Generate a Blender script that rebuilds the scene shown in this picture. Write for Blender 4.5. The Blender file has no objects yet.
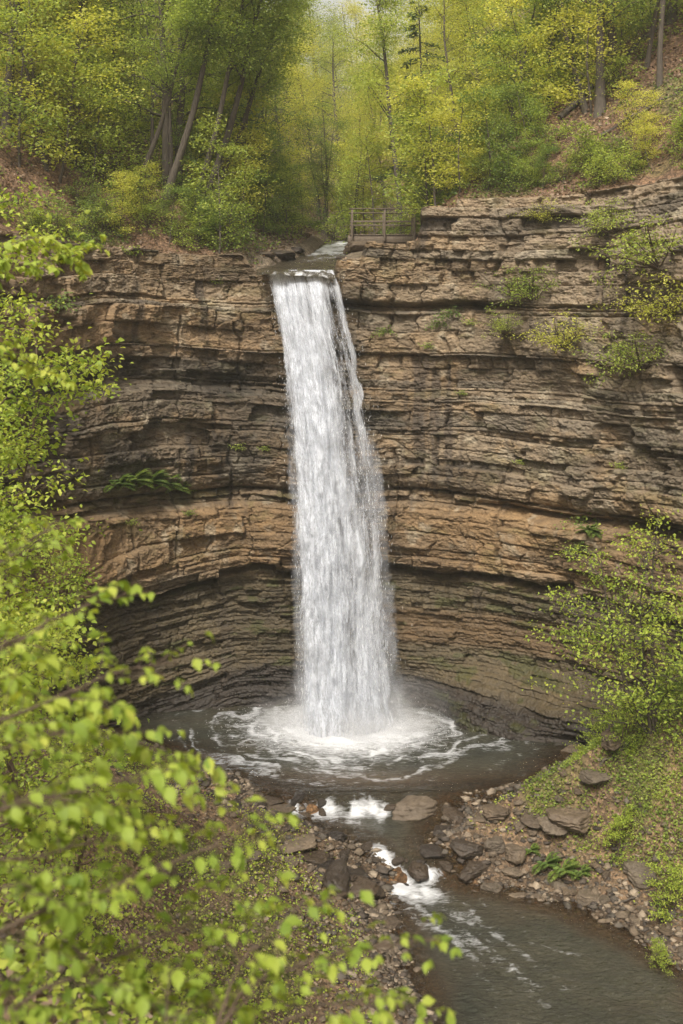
import bpy, math, random, time
import numpy as np
from mathutils import Vector
T0 = time.time()
scene = bpy.context.scene
COL = scene.collection
F = 1125.0; EYE = 15.6; HY = 340.0; CX = 341.5
def P(px, py, Y):                       # a spot of the photograph at a chosen distance
    return np.array([(px-CX)/F*Y, Y, EYE+(HY-py)/F*Y])
# ------------------------------------------------------------------ noise
def _hash(ix, iy, iz, seed):
    n = (ix.astype(np.int64)*374761393 + iy.astype(np.int64)*668265263 + iz.astype(np.int64)*1440662683 + seed*974634777) & 0xffffffff
    n = ((n ^ (n >> 13))*1274126177) & 0xffffffff
    n = ((n ^ (n >> 15))*2246822519) & 0xffffffff
    return ((n ^ (n >> 16)) & 0xffffff)/float(0xffffff)
def hsh(a, b=0, seed=0):
    a = np.asarray(a); b = np.asarray(b)
    a, b = np.broadcast_arrays(a, b)
    return _hash(a, b, np.zeros_like(a), seed)
def n2(x, y, seed=0):
    x, y = np.broadcast_arrays(np.asarray(x, float), np.asarray(y, float))
    ix = np.floor(x); iy = np.floor(y); fx = x-ix; fy = y-iy
    ix = ix.astype(np.int64); iy = iy.astype(np.int64); z = np.zeros_like(ix)
    fx = fx*fx*fx*(fx*(fx*6-15)+10); fy = fy*fy*fy*(fy*(fy*6-15)+10)
    a = _hash(ix, iy, z, seed); b = _hash(ix+1, iy, z, seed); c = _hash(ix, iy+1, z, seed); d = _hash(ix+1, iy+1, z, seed)
    return (a+(b-a)*fx + (c-a+(a-b-c+d)*fx)*fy)*2-1
def n3(x, y, z, seed=0):
    ix = np.floor(x); iy = np.floor(y); iz = np.floor(z); fx = x-ix; fy = y-iy; fz = z-iz
    ix = ix.astype(np.int64); iy = iy.astype(np.int64); iz = iz.astype(np.int64)
    fx = fx*fx*(3-2*fx); fy = fy*fy*(3-2*fy); fz = fz*fz*(3-2*fz)
    def pl(k):
        a = _hash(ix, iy, iz+k, seed); b = _hash(ix+1, iy, iz+k, seed); c = _hash(ix, iy+1, iz+k, seed); d = _hash(ix+1, iy+1, iz+k, seed)
        return a+(b-a)*fx + (c-a+(a-b-c+d)*fx)*fy
    p = pl(0); q = pl(1)
    return (p+(q-p)*fz)*2-1
def fbm(x, y, o=4, seed=0, g=0.5):
    s = 0; a = 1.0; t = 0
    for i in range(o):
        s = s + a*n2(x, y, seed+i*17); t += a; a *= g; x = np.asarray(x)*2.03+7.1; y = np.asarray(y)*2.03+3.7
    return s/t
def sst(a, b, x):
    t = np.clip((x-a)/(b-a), 0, 1); return t*t*(3-2*t)
# ------------------------------------------------------------------ mesh helpers
def np_mesh(name, co, faces, mat=None, cols=None, smooth=False, attrs=None, uv=None):
    """co (n,3); faces (m,k) array; cols (n,3) or (n,4) vertex colours"""
    me = bpy.data.meshes.new(name)
    co = np.ascontiguousarray(co, dtype=np.float32); faces = np.ascontiguousarray(faces, dtype=np.int32)
    m, k = faces.shape
    me.vertices.add(len(co)); me.vertices.foreach_set('co', co.ravel())
    me.loops.add(m*k); me.loops.foreach_set('vertex_index', faces.ravel())
    me.polygons.add(m)
    me.polygons.foreach_set('loop_start', np.arange(0, m*k, k, dtype=np.int32))
    me.polygons.foreach_set('loop_total', np.full(m, k, dtype=np.int32))
    if smooth: me.polygons.foreach_set('use_smooth', np.ones(m, dtype=bool))
    if cols is not None:
        c = np.ones((len(co), 4), dtype=np.float32); c[:, :cols.shape[1]] = cols
        at = me.color_attributes.new('Col', 'FLOAT_COLOR', 'POINT'); at.data.foreach_set('color', c.ravel())
    for an, av in (attrs or {}).items():
        at = me.attributes.new(an, 'FLOAT', 'POINT'); at.data.foreach_set('value', np.ascontiguousarray(av, dtype=np.float32).ravel())
    me.update(calc_edges=True)
    if mat: me.materials.append(mat)
    return me
def grid_faces(nu, nv):                # vertex index = i*nv + j
    i = np.arange(nu-1)[:, None]; j = np.arange(nv-1)[None, :]
    a = i*nv+j
    return np.stack([a, a+nv, a+nv+1, a+1], -1).reshape(-1, 4)
def link(name, me, parent=None, loc=(0, 0, 0), rot=(0, 0, 0), sc=(1, 1, 1)):
    o = bpy.data.objects.new(name, me); COL.objects.link(o)
    o.location = loc; o.rotation_euler = rot; o.scale = sc
    if parent: o.parent = parent
    return o
def tag(o, label, cat=None, group=None, kind=None):
    o['label'] = label
    if cat: o['category'] = cat
    if group: o['group'] = group
    if kind: o['kind'] = kind
    return o
def empty(name, loc=(0, 0, 0), rz=0.0, sc=1.0):
    o = bpy.data.objects.new(name, None); COL.objects.link(o)
    o.location = loc; o.rotation_euler = (0, 0, rz); o.scale = (sc, sc, sc); o.empty_display_size = 0.1
    return o
def copy_tree(o, parent=None):
    c = o.copy(); COL.objects.link(c)
    if parent is not None: c.parent = parent
    for ch in list(o.children): copy_tree(ch, c)
    return c
class TB:                               # tube builder
    def __init__(s): s.v = []; s.f = []; s.n = 0
    def tube(s, pts, rads, sides=6):
        pts = np.asarray(pts, float); n = len(pts)
        d = np.gradient(pts, axis=0); d /= np.linalg.norm(d, axis=1)[:, None]+1e-9
        up = np.array([0, 0, 1.0]) if abs(d[0][2]) < 0.9 else np.array([1.0, 0, 0])
        a = np.cross(d, up); a /= np.linalg.norm(a, axis=1)[:, None]+1e-9
        b = np.cross(d, a)
        th = np.arange(sides)*2*math.pi/sides
        r = np.asarray(rads)[:, None, None]
        ring = pts[:, None, :] + r*(np.cos(th)[None, :, None]*a[:, None, :] + np.sin(th)[None, :, None]*b[:, None, :])
        s.v.append(ring.reshape(-1, 3))
        i = np.arange(n-1)[:, None]*sides; j = np.arange(sides)[None, :]; j2 = (j+1) % sides
        s.f.append(np.stack([i+j, i+j2, i+sides+j2, i+sides+j], -1).reshape(-1, 4)+s.n)
        # end caps as one extra quad pair for closed tips
        s.n += n*sides
    def mesh(s, name, mat, smooth=True):
        return np_mesh(name, np.concatenate(s.v), np.concatenate(s.f), mat, smooth=smooth)
# ------------------------------------------------------------------ materials
def newmat(name):
    m = bpy.data.materials.new(name); m.use_nodes = True
    nt = m.node_tree; nt.nodes.clear()
    out = nt.nodes.new('ShaderNodeOutputMaterial')
    return m, nt, out
def N(nt, typ, **kw):
    n = nt.nodes.new(typ)
    for k, v in kw.items():
        if k.startswith('i_'):
            key = k[2:]; key = int(key) if key.isdigit() else key.replace('_', ' ')
            n.inputs[key].default_value = v
        else: setattr(n, k, v)
    return n
def ramp(nt, fac, stops):
    r = nt.nodes.new('ShaderNodeValToRGB'); e = r.color_ramp.elements
    while len(e) > 1: e.remove(e[0])
    e[0].position = stops[0][0]; e[0].color = (*stops[0][1], 1) if len(stops[0][1]) == 3 else stops[0][1]
    for p, c in stops[1:]:
        x = e.new(p); x.color = (*c, 1) if len(c) == 3 else c
    nt.links.new(fac, r.inputs[0]); return r
def mathn(nt, op, a, b=None, clamp=False):
    n = nt.nodes.new('ShaderNodeMath'); n.operation = op; n.use_clamp = clamp
    for i, v in enumerate((a, b)):
        if v is None: continue
        if isinstance(v, (int, float)): n.inputs[i].default_value = v
        else: nt.links.new(v, n.inputs[i])
    return n.outputs[0]
def mixc(nt, fac, a, b, mode='MIX'):
    n = nt.nodes.new('ShaderNodeMix'); n.data_type = 'RGBA'; n.blend_type = mode
    for k, v in ((0, fac), (6, a), (7, b)):
        if isinstance(v, (int, float)): n.inputs[k].default_value = v
        elif isinstance(v, tuple): n.inputs[k].default_value = (*v, 1) if len(v) == 3 else v
        else: nt.links.new(v, n.inputs[k])
    return n.outputs[2]
def mat_rock(name, scale=1.0, bump=0.5, tint=None, layered=True):
    """stone: colour from the vertex colours (bed colour, stains), fine grain and bump from noise; alpha channel = wetness"""
    m, nt, out = newmat(name); L = nt.links.new
    tc = N(nt, 'ShaderNodeTexCoord')
    mp = N(nt, 'ShaderNodeMapping'); mp.inputs['Scale'].default_value = (scale, scale, scale*(3.2 if layered else 1)); L(tc.outputs['Object'], mp.inputs[0])
    n1 = N(nt, 'ShaderNodeTexNoise', i_Scale=2.2, i_Detail=8.0, i_Roughness=0.65); L(mp.outputs[0], n1.inputs['Vector'])
    n2_ = N(nt, 'ShaderNodeTexNoise', i_Scale=13.0, i_Detail=6.0, i_Roughness=0.7); L(mp.outputs[0], n2_.inputs['Vector'])
    if tint is None:
        at = N(nt, 'ShaderNodeAttribute', attribute_name='Col'); base = at.outputs['Color']; wet = at.outputs['Alpha']
    else:
        oi = N(nt, 'ShaderNodeObjectInfo'); r = ramp(nt, oi.outputs['Random'], tint); base = r.outputs[0]
        wet = None
    r1 = ramp(nt, n1.outputs[0], [(0.25, (0.55, 0.53, 0.52)), (0.5, (1, 1, 1)), (0.75, (1.45, 1.40, 1.32))])
    c = mixc(nt, 0.9, base, r1.outputs[0], 'MULTIPLY')
    r2 = ramp(nt, n2_.outputs[0], [(0.3, (0.62, 0.6, 0.6)), (0.6, (1.15, 1.15, 1.15))])
    c = mixc(nt, 0.8, c, r2.outputs[0], 'MULTIPLY')
    b = N(nt, 'ShaderNodeBsdfPrincipled'); L(c, b.inputs['Base Color'])
    b.inputs['Specular IOR Level'].default_value = 0.35
    if wet is not None:
        L(mathn(nt, 'SUBTRACT', 0.9, mathn(nt, 'MULTIPLY', wet, 0.55)), b.inputs['Roughness'])
    else: b.inputs['Roughness'].default_value = 0.6
    bp = N(nt, 'ShaderNodeBump', i_Strength=bump, i_Distance=0.06); L(n2_.outputs[0], bp.inputs['Height'])
    bp2 = N(nt, 'ShaderNodeBump', i_Strength=bump, i_Distance=0.15); L(n1.outputs[0], bp2.inputs['Height']); L(bp.outputs[0], bp2.inputs['Normal'])
    L(bp2.outputs[0], b.inputs['Normal']); L(b.outputs[0], out.inputs[0])
    return m
def mat_leaf(name, ca, cb, cc, trans=0.45, spread=0.06):
    """leaf: colour varies per leaf (attribute) and per plant; some light passes through"""
    m, nt, out = newmat(name); L = nt.links.new
    at = N(nt, 'ShaderNodeAttribute', attribute_name='rnd')
    oi = N(nt, 'ShaderNodeObjectInfo')
    f = mathn(nt, 'ADD', at.outputs['Fac'], mathn(nt, 'MULTIPLY', mathn(nt, 'SUBTRACT', oi.outputs['Random'], 0.5), spread*6), True)
    r = ramp(nt, f, [(0.0, ca), (0.5, cb), (1.0, cc)])
    d = N(nt, 'ShaderNodeBsdfPrincipled', i_Roughness=0.55); d.inputs['Specular IOR Level'].default_value = 0.3
    L(r.outputs[0], d.inputs['Base Color'])
    t = N(nt, 'ShaderNodeBsdfTranslucent')
    tcx = mixc(nt, 1.0, r.outputs[0], (1.2, 1.15, 0.6), 'MULTIPLY'); L(tcx, t.inputs[0])
    mx = N(nt, 'ShaderNodeMixShader'); mx.inputs[0].default_value = trans
    L(d.outputs[0], mx.inputs[1]); L(t.outputs[0], mx.inputs[2]); L(mx.outputs[0], out.inputs[0])
    return m
def mat_bark(name, c1, c2):
    m, nt, out = newmat(name); L = nt.links.new
    tc = N(nt, 'ShaderNodeTexCoord'); mp = N(nt, 'ShaderNodeMapping'); mp.inputs['Scale'].default_value = (7, 7, 1.4); L(tc.outputs['Object'], mp.inputs[0])
    n = N(nt, 'ShaderNodeTexNoise', i_Scale=2.5, i_Detail=6.0, i_Roughness=0.7); L(mp.outputs[0], n.inputs['Vector'])
    r = ramp(nt, n.outputs[0], [(0.3, c1), (0.7, c2)])
    b = N(nt, 'ShaderNodeBsdfPrincipled', i_Roughness=0.9); L(r.outputs[0], b.inputs['Base Color'])
    bp = N(nt, 'ShaderNodeBump', i_Strength=0.6, i_Distance=0.05); L(n.outputs[0], bp.inputs['Height']); L(bp.outputs[0], b.inputs['Normal'])
    L(b.outputs[0], out.inputs[0]); return m
# ================================================================== CLIFF PLAN
CP = np.array([(-24, -14), (-19, 8), (-15.5, 22), (-13.2, 32), (-12.3, 38), (-10.8, 43), (-8.4, 46), (-5.5, 47.6), (-2, 48.0), (2, 48.0), (5.5, 47.0), (8.5, 45.2), (11, 42.5), (13.2, 38.5), (15.5, 33), (19, 22), (24, 8), (30, -14)], float)
def spline(pts, n):
    out = []
    p = np.vstack([2*pts[0]-pts[1], pts, 2*pts[-1]-pts[-2]])
    for i in range(1, len(p)-2):
        t = np.linspace(0, 1, n, endpoint=False)[:, None]
        a, b, c, d = p[i-1], p[i], p[i+1], p[i+2]
        out.append(0.5*((2*b)+(-a+c)*t+(2*a-5*b+4*c-d)*t**2+(-a+3*b-3*c+d)*t**3))
    out.append(p[-2][None]); return np.vstack(out)
_c = spline(CP, 60)
_l = np.concatenate([[0], np.cumsum(np.linalg.norm(np.diff(_c, axis=0), axis=1))])
LTOT = _l[-1]
def plan(L): return np.interp(L, _l, _c[:, 0]), np.interp(L, _l, _c[:, 1])
_t = np.gradient(_c, axis=0); _t /= np.linalg.norm(_t, axis=1)[:, None]
def nrm(L):                              # outward = towards the pool (right-hand side of travel)
    tx = np.interp(L, _l, _t[:, 0]); ty = np.interp(L, _l, _t[:, 1]); k = np.hypot(tx, ty)
    return ty/k, -tx/k
L_MID = np.interp(0, _c[300:800, 0], _l[300:800])      # arc length at X = 0
LA = np.interp(37.0, _c[:500, 1], _l[:500]); 
LB = _l[np.argmin(np.abs(_c[:, 1]-37.0)+(_c[:, 0] < 0)*1e3)]
def rim(L, X, Y):
    r = 19.25 + 0.25*sst(-6, -12, X)
    r = r + (18.5-r)*sst(-4.3, -3.55, X)
    r = r + 0.55*sst(-0.35, -0.15, X) + 0.75*sst(0.75, 1.1, X) + 1.5*sst(3.15, 3.4, X) + 0.25*sst(4.5, 5, X)
    far = sst(38, 30, Y)
    r = r + far*0.6
    r = r + 0.22*(hsh(np.floor(L/1.3), 5)-0.5)*(1-sst(-4.4, -3.6, X)*sst(0.2, -0.2, X))
    return r
def catmull_beds():
    rs = np.random.RandomState(11)
    B = [-3.0]
    # thickness tables by height (massive beds where the photograph shows them)
    zones = [(-3, 1.1, .12, .35), (1.1, 2.6, .10, .30), (2.6, 4.0, .2, .5), (4.0, 5.75, .10, .28), (5.75, 6.9, .35, .55), (6.9, 8.5, .6, .9), (8.5, 9.3, .12, .25),
             (9.3, 13.4, .16, .9), (13.4, 13.9, .10, .2), (13.9, 15.3, .15, .6), (15.3, 16.9, .5, .95), (16.9, 17.35, .1, .2), (17.35, 18.7, .55, .8), (18.7, 23.5, .2, .7)]
    for a, b, lo, hi in zones:
        while B[-1] < b-0.04:
            B.append(min(B[-1]+rs.uniform(lo, hi), b))
    return np.array(B)
BEDS = catmull_beds(); NB = len(BEDS)
def cliff(L, z, X, Y):
    """outward offset (m), colour, wetness of the rock wall at arc length L and height z"""
    side = sst(-1.5, 1.0, X)                       # 0 left of the fall, 1 right of it
    left = 1-sst(-4.5, -2.5, X)
    foot = sst(3.0, 6.5, X)*sst(13, 9, X)
    # --- bedding that undulates
    w = z + 0.30*fbm(L*0.16, z*0.22, 2, 2) + 0.22*n2(L*0.07, 1.3, 3) + 0.10*n2(L*0.31, z*0.3, 4) + 0.035*fbm(L*1.1, z*1.7, 3, 5)
    w = w + side*0.035*(X-1) - left*0.02*(X+4)
    w = w + 0.20*np.maximum(0, -4.5-X)*sst(8.3, 6.5, z) + 0.10*fbm(L*0.22, 3.3, 2, 18)*sst(8, 6, z) + 0.07*(L-L_MID)*0.12*sst(6, 3, z)
    k = np.clip(np.searchsorted(BEDS, w)-1, 0, NB-2); th = BEDS[k+1]-BEDS[k]; t = (w-BEDS[k])/th
    # --- large profile
    zl = [-2.5, 0.0, 1.0, 2.5, 4.2, 5.4, 5.85, 6.1, 7.0, 8.4, 8.7, 9.15, 9.6, 10.5, 12.0, 13.3, 13.75, 14.2, 15.3, 16.9, 17.4, 18.7, 20, 22]
    ol = [0.1, 0.0, -0.25, -0.5, -0.45, -0.55, -0.5, -0.15, 0.2, 0.15, -0.25, -0.75, -0.2, 0.2, 0.35, 0.25, -0.55, -0.05, 0.05, 0.2, 0.0, -0.1, -0.4, -1.0]
    orr = [0.2, 0.1, -0.2, -0.5, -0.35, -0.5, -0.45, -0.1, 0.15, 0.15, -0.1, -0.25, 0.1, 0.15, 0.2, 0.1, 0.0, 0.1, 0.0, 0.0, 0.45, 0.4, 0.1, -0.4]
    zz = w + 0.75*(hsh(np.floor(L/1.5+.4*n2(L*.6, 1, 4)).astype(np.int64), 3, 66)-.5)*np.exp(-((w-5.9)/0.9)**2) + 0.25*fbm(L*.9, 2.2, 2, 67)*np.exp(-((w-5.9)/0.9)**2)
    m = np.interp(zz, zl, ol)*(1-side) + np.interp(zz, zl, orr)*side
    g = np.exp(-((zz-17.2)/0.15)**2); m = m - 0.75*g*side*sst(8.5, 5.5, X)      # deep seam under the cap on the right
    g = np.exp(-((zz-(8.95+0.05*n2(L*.3, 0, 9)))/0.16)**2); m = m - 0.7*g*sst(4.5, 7, X)
    g = np.exp(-((zz-5.75)/0.14)**2); m = m - 0.55*g*sst(-.25, .25, n2(L*.35, 7.7, 19))
    m = m + foot*2.0*sst(2.4, 0.2, z)*(1+0.25*n2(L*.8, z, 6))                    # shale apron at the right foot
    # --- broken faces: large spalls
    smooth = sst(5.9, 5.2, z)                                                    # the undercut is softer rock
    # --- blocks between joints, each block broken back by its own amount
    bw = 0.7 + 2.4*hsh(k, 1, 7)*np.clip(th/0.5, 0.5, 1.3)
    bc = L/bw + hsh(k, 2, 7)*13 + 0.12*n2(L*2.3, w*3, 8)
    bi = np.floor(bc).astype(np.int64); bt = (bc-bi)
    bo = (hsh(bi, k, 31)-0.5); bo2 = hsh(bi, k, 33)
    Lq = (bi+0.5-hsh(k, 2, 7)*13)*bw; wq = BEDS[k]+th*.5
    sp_q = 0.75*fbm(Lq*0.28, wq*0.50, 3, 21) + 0.35*fbm(Lq*0.9, wq*1.3, 2, 22); sp_s = 0.60*fbm(L*0.28, w*0.50, 3, 21) + 0.18*fbm(L*0.9, w*1.3, 3, 22)
    m = m + (0.62*sp_q+0.38*sp_s)*(1-0.25*smooth)
    # smaller broken pieces inside a bed
    c2 = L/(0.28+0.5*hsh(k, 11, 7)) + 0.25*n2(L*3, w*4, 28) + hsh(k, 12, 7)*9; b2 = np.floor(c2).astype(np.int64); r2 = np.floor(t*np.where(th > .35, 3, 1.6)+.4*n2(L*1.1, w, 29)).astype(np.int64)
    h2 = hsh(b2, k*7+r2, 38); m = m + np.where(h2 > .45, (h2-.72)*0.26, 0)*np.clip(th/.4, .4, 1)
    m = m + bo*np.clip(th, .15, .6)*0.8*(1-0.45*smooth) + (hsh(k, 3, 9)-0.5)*0.34*(1-0.35*smooth)*(0.5+n2(L*.12, k*5.7, 15)*.5+.4)
    m = m + (bo2-0.5)*0.25*(bt-0.5)                                             # faces not quite parallel
    # sub-laminae
    lw = w*9 + 2.1*hsh(k, 4, 3) + 0.9*n2(L*0.5, w, 12); li = np.floor(lw).astype(np.int64); lt = lw-li
    lb = np.floor(L*1.6+hsh(li, 0, 5)*9 + .3*n2(L*3, w*4, 3)).astype(np.int64)
    m = m + (hsh(li, lb, 41)-0.5)*0.05*sst(0.9, 0.45, th)
    # bed edges rounded, joints open
    e = np.minimum(t, 1-t)*th
    seam = hsh(k, 6, 3)
    m = m - (0.05+0.20*seam**3)*np.exp(-(np.minimum(t, 0.5)*th/0.035)**2)*(0.4+0.6*(n2(L*.6, k*3.3, 14) > -0.1))
    m = m - 0.03*np.exp(-(e/0.03)**2)
    jd = np.minimum(bt, 1-bt)*bw
    m = m - 0.17*np.exp(-(jd/0.04)**2)*(hsh(bi, k, 35) > 0.35)*(1-0.7*smooth)
    # tall joints that cut several beds
    jl = L/2.3+.22*fbm(L*.4, w*.55, 3, 52); jf = np.abs(jl-np.round(jl))*2.3; jon = n2(np.round(jl)*7.7, w*.4, 53) > 0.05; m = m - 0.22*np.exp(-(jf/0.05)**2)*jon*(1-.5*smooth) + (hsh(np.floor(jl+.5).astype(np.int64), 1, 54)-.5)*.22*(1-.4*smooth)
    # oblique fractures
    q = np.abs(n2(L*0.8+w*0.9, w*1.1-L*.25, 51)); m = m - 0.07*np.exp(-(q/0.03)**2)
    m = m + 0.058*fbm(L*3.0, w*6.5, 4, 61, .6) - 0.05*np.abs(fbm(L*5, w*14, 3, 71, .65))*2 + 0.02*n2(L*16, w*30, 75)
    # --- colour of the stone itself
    pal = np.array([(0.255, 0.190, 0.122), (0.200, 0.148, 0.095), (0.195, 0.165, 0.125), (0.305, 0.220, 0.135), (0.115, 0.095, 0.073), (0.235, 0.185, 0.130)])
    pk = (hsh(k, 8, 3)*6).astype(int).clip(0, 5); col = pal[pk]
    blk = pal[(hsh(bi, k, 77)*6).astype(int).clip(0, 5)]
    col = col*0.6 + blk*0.4
    n = fbm(L*0.35, w*0.5, 4, 81)[..., None]
    warm = np.array((0.250, 0.160, 0.080)); grey = np.array((0.215, 0.185, 0.148)); dark = np.array((0.085, 0.065, 0.050)); olive = np.array((0.125, 0.098, 0.055))
    zc = z[..., None]; Xc = X[..., None]
    def lerp(c, d, f): return c + (d-c)*f
    col = lerp(col, grey*1.15, sst(3, 9, Xc)*sst(8, 11, zc)*0.45)
    col = lerp(col, warm, sst(5.6, 6.2, zc)*sst(9.0, 8.3, zc)*(0.65+0.3*n))
    col = lerp(col, warm*1.1, sst(15.2, 15.4, w[..., None])*sst(17.0, 16.8, w[..., None])*(1-side[..., None])*0.55)
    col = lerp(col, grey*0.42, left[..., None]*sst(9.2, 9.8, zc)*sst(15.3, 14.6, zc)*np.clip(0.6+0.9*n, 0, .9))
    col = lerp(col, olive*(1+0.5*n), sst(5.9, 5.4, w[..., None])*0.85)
    # red-brown band of the undercut on the right, shale at the foot
    col = lerp(col, np.array((0.20, 0.125, 0.062)), side[..., None]*sst(2.5, 2.9, zc)*sst(4.3, 3.9, zc)*0.7)
    col = lerp(col, np.array((0.058, 0.046, 0.040)), sst(1.9, 1.3, w[..., None] + 0.3*n)*0.9)
    # orange iron patches
    o = fbm(L*0.7+5, w*0.9, 4, 91)[..., None]; col = lerp(col, np.array((0.31, 0.20, 0.095)), sst(0.12, 0.5, o)*0.38*sst(5.5, 6.5, zc)*sst(20, 15, zc))
    # pale mineral and lichen patches
    o = fbm(L*1.6+9, w*1.8, 4, 95)[..., None]; col = lerp(col, np.array((0.40, 0.355, 0.275)), sst(0.20, 0.55, o)*0.5*sst(5.5, 7, zc))
    # dark run-off streaks below ledges
    stn = fbm(L*1.7, z*0.16, 4, 101); stn2 = fbm(L*5.0, z*0.45, 3, 105)
    s = (sst(0.12, 0.55, stn*0.8+stn2*0.3)*sst(-0.3, 0.3, n2(L*.25, z*.3, 107)))[..., None]
    col = lerp(col, dark*1.1, s*0.72)
    # moss
    mo = fbm(L*0.9, w*2.2, 4, 111); ms = sst(0.22, 0.42, mo)*(0.30+0.55*sst(6.2, 5.2, z)+0.3*np.exp(-((z-8.9)/0.5)**2))
    col = lerp(col, np.array((0.085, 0.095, 0.022)), ms[..., None]*0.75)
    # wet by the fall and in the undercut
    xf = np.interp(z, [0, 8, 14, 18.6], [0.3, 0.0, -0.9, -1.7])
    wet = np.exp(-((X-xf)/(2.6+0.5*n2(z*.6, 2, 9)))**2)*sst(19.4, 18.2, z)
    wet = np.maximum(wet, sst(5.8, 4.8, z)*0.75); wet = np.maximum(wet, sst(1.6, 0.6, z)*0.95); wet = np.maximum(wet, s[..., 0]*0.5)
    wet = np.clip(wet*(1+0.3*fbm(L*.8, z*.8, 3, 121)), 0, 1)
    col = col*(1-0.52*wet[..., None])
    pat = sst(-.05, .38, fbm(L*.42+3, w*.8, 4, 131))[..., None]; col = col*(1-.42*pat*sst(5, 7, zc))
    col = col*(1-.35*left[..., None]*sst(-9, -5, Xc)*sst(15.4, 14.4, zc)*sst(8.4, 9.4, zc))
    return m, np.clip(col*np.array((0.90, 0.885, 0.84)), 0.010, 0.6), wet
# ================================================================== WATER COURSE (front)
SHORE = np.array([(9, -14), (7, 8), (4.6, 16), (2.3, 22), (1.95, 28), (1.6, 30.8), (1.25, 33.5), (1.25, 35.1), (0.75, 35.9), (-0.2, 36.8), (-1.3, 37.7), (-3.0, 38.9), (-4.6, 40.8), (-6.9, 42.8), (-9.3, 44.6),
                  (-9.4, 46.5), (-8, 50), (-4, 52), (2, 52), (6.0, 51), (8.6, 47), (9.2, 44.5), (9.0, 42.8), (8.0, 41.2), (7.0, 39.5), (5.2, 38.8), (3.9, 38.2), (3.3, 37.2), (2.95, 36.2), (3.7, 35.5), (4.6, 35.2),
                  (6.9, 33.9), (8.8, 31.7), (9.7, 30.0), (10.5, 26), (10.6, 20), (12.5, 8), (15, -14)], float)
def sdist(x, y, poly=SHORE):             # negative inside
    d = np.full(x.shape, 1e9); ins = np.zeros(x.shape, bool)
    n = len(poly)
    for i in range(n):
        a = poly[i]; b = poly[(i+1) % n]; e = b-a
        t = np.clip(((x-a[0])*e[0]+(y-a[1])*e[1])/(e@e), 0, 1)
        d = np.minimum(d, np.hypot(x-a[0]-t*e[0], y-a[1]-t*e[1]))
        c = (a[1] > y) != (b[1] > y)
        with np.errstate(divide='ignore', invalid='ignore'):
            xi = a[0]+(y-a[1])*e[0]/(e[1] if e[1] else 1e-9)
        ins ^= c & (x < xi)
    return np.where(ins, -d, d)
def wlevel(x, y):
    yy = y + 0.18*n2(x*1.1, 3.0, 77)
    return np.interp(yy, [-14, 20, 30, 34.95, 35.15, 35.85, 36.2, 38.0, 38.25, 38.75, 39.0, 60], [-2.2, -1.7, -1.42, -1.4, -1.36, -0.68, -0.6, -0.52, -0.44, -0.06, 0.0, 0.0])
def ground(x, y):
    x, y = np.broadcast_arrays(np.asarray(x, float), np.asarray(y, float))
    d = sdist(x, y) + 0.25*fbm(x*0.5, y*0.5, 3, 201)
    base = np.interp(y, [-14, 20, 30, 35, 36, 38, 39, 60], [-2.2, -1.7, -1.42, -1.4, -0.65, -0.52, 0, 0])
    do = np.maximum(d, 0); di = np.maximum(-d, 0)
    lft = x < np.interp(y, [-14, 8, 20, 28, 36, 39, 60], [12, 9.5, 7, 5.5, 2, 1, 0])
    zl = np.interp(do, [0, 0.6, 1.6, 3.0, 6, 12, 20], [0, 0.25, 0.6, 1.25, 3.1, 7.5, 14.5])
    zl = zl + np.maximum(0, 26-y)*0.43*sst(0.5, 6.0, do)
    zr = np.interp(do, [0, 0.8, 1.7, 2.5, 3.6, 6, 10, 20], [0, 0.25, 0.9, 2.1, 3.5, 5.6, 9, 19])
    z = base + np.where(lft, zl, zr)
    z = z + (0.22*fbm(x*0.7, y*0.7, 4, 211) + 0.05*fbm(x*3.5, y*3.5, 3, 215))*sst(-0.4, 1.0, d) 
    bed = np.interp(di, [0, 0.5, 1.5, 4], [0.02, -0.16, -0.5, -1.0]) + 0.06*fbm(x*1.5, y*1.5, 3, 219)
    # the bed is shallow over the two rock sills
    sill = np.exp(-((y-38.6)/0.5)**2) + np.exp(-((y-35.7)/0.45)**2)
    bed = bed*(1-0.75*np.clip(sill, 0, 1))
    z = np.where(d < 0, np.minimum(z, base) + bed, z)
    return z
def chan_x(y): return np.interp(y, [46, 48, 52, 56, 62, 75, 95, 130, 190], [-1.9, -1.9, -1.3, -0.3, 0.2, 1.0, 3.0, 1.0, 0.0])
def chan_z(y): return np.interp(y, [40, 47.0, 48.2, 50, 53, 57, 62, 75, 100, 150, 200], [18.5, 18.5, 18.6, 18.85, 19.35, 20.05, 20.8, 22.6, 27, 42, 60])
def hill(x, y, d):
    """ground behind the rim; d = distance behind the rock wall"""
    L = 0
    dx = x-chan_x(y); ax = np.abs(dx)
    hw = np.interp(y, [46, 50, 56, 70, 200], [1.55, 1.4, 1.1, 1.3, 2.5])
    rgt = dx > 0
    e = np.maximum(ax-hw, 0)
    vl = np.interp(e, [0, .25, 1.2, 2.2, 5, 12, 40, 150], [0, 0.35, 0.75, 1.2, 3.2, 8.6, 31, 100])
    vr = np.interp(e, [0, .2, 1.2, 3.4, 5, 12, 40, 150], [0, 0.35, 0.5, 0.8, 2.9, 9.3, 31, 100])
    z = chan_z(y) + np.where(rgt, vr, vl) - 0.12*sst(0.2, -0.5, ax-hw)
    z = z + (0.45*fbm(x*0.25, y*0.25, 4, 301) + 0.12*fbm(x*1.3, y*1.3, 3, 305))*sst(0.2, 2.5, e)
    return z
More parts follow.
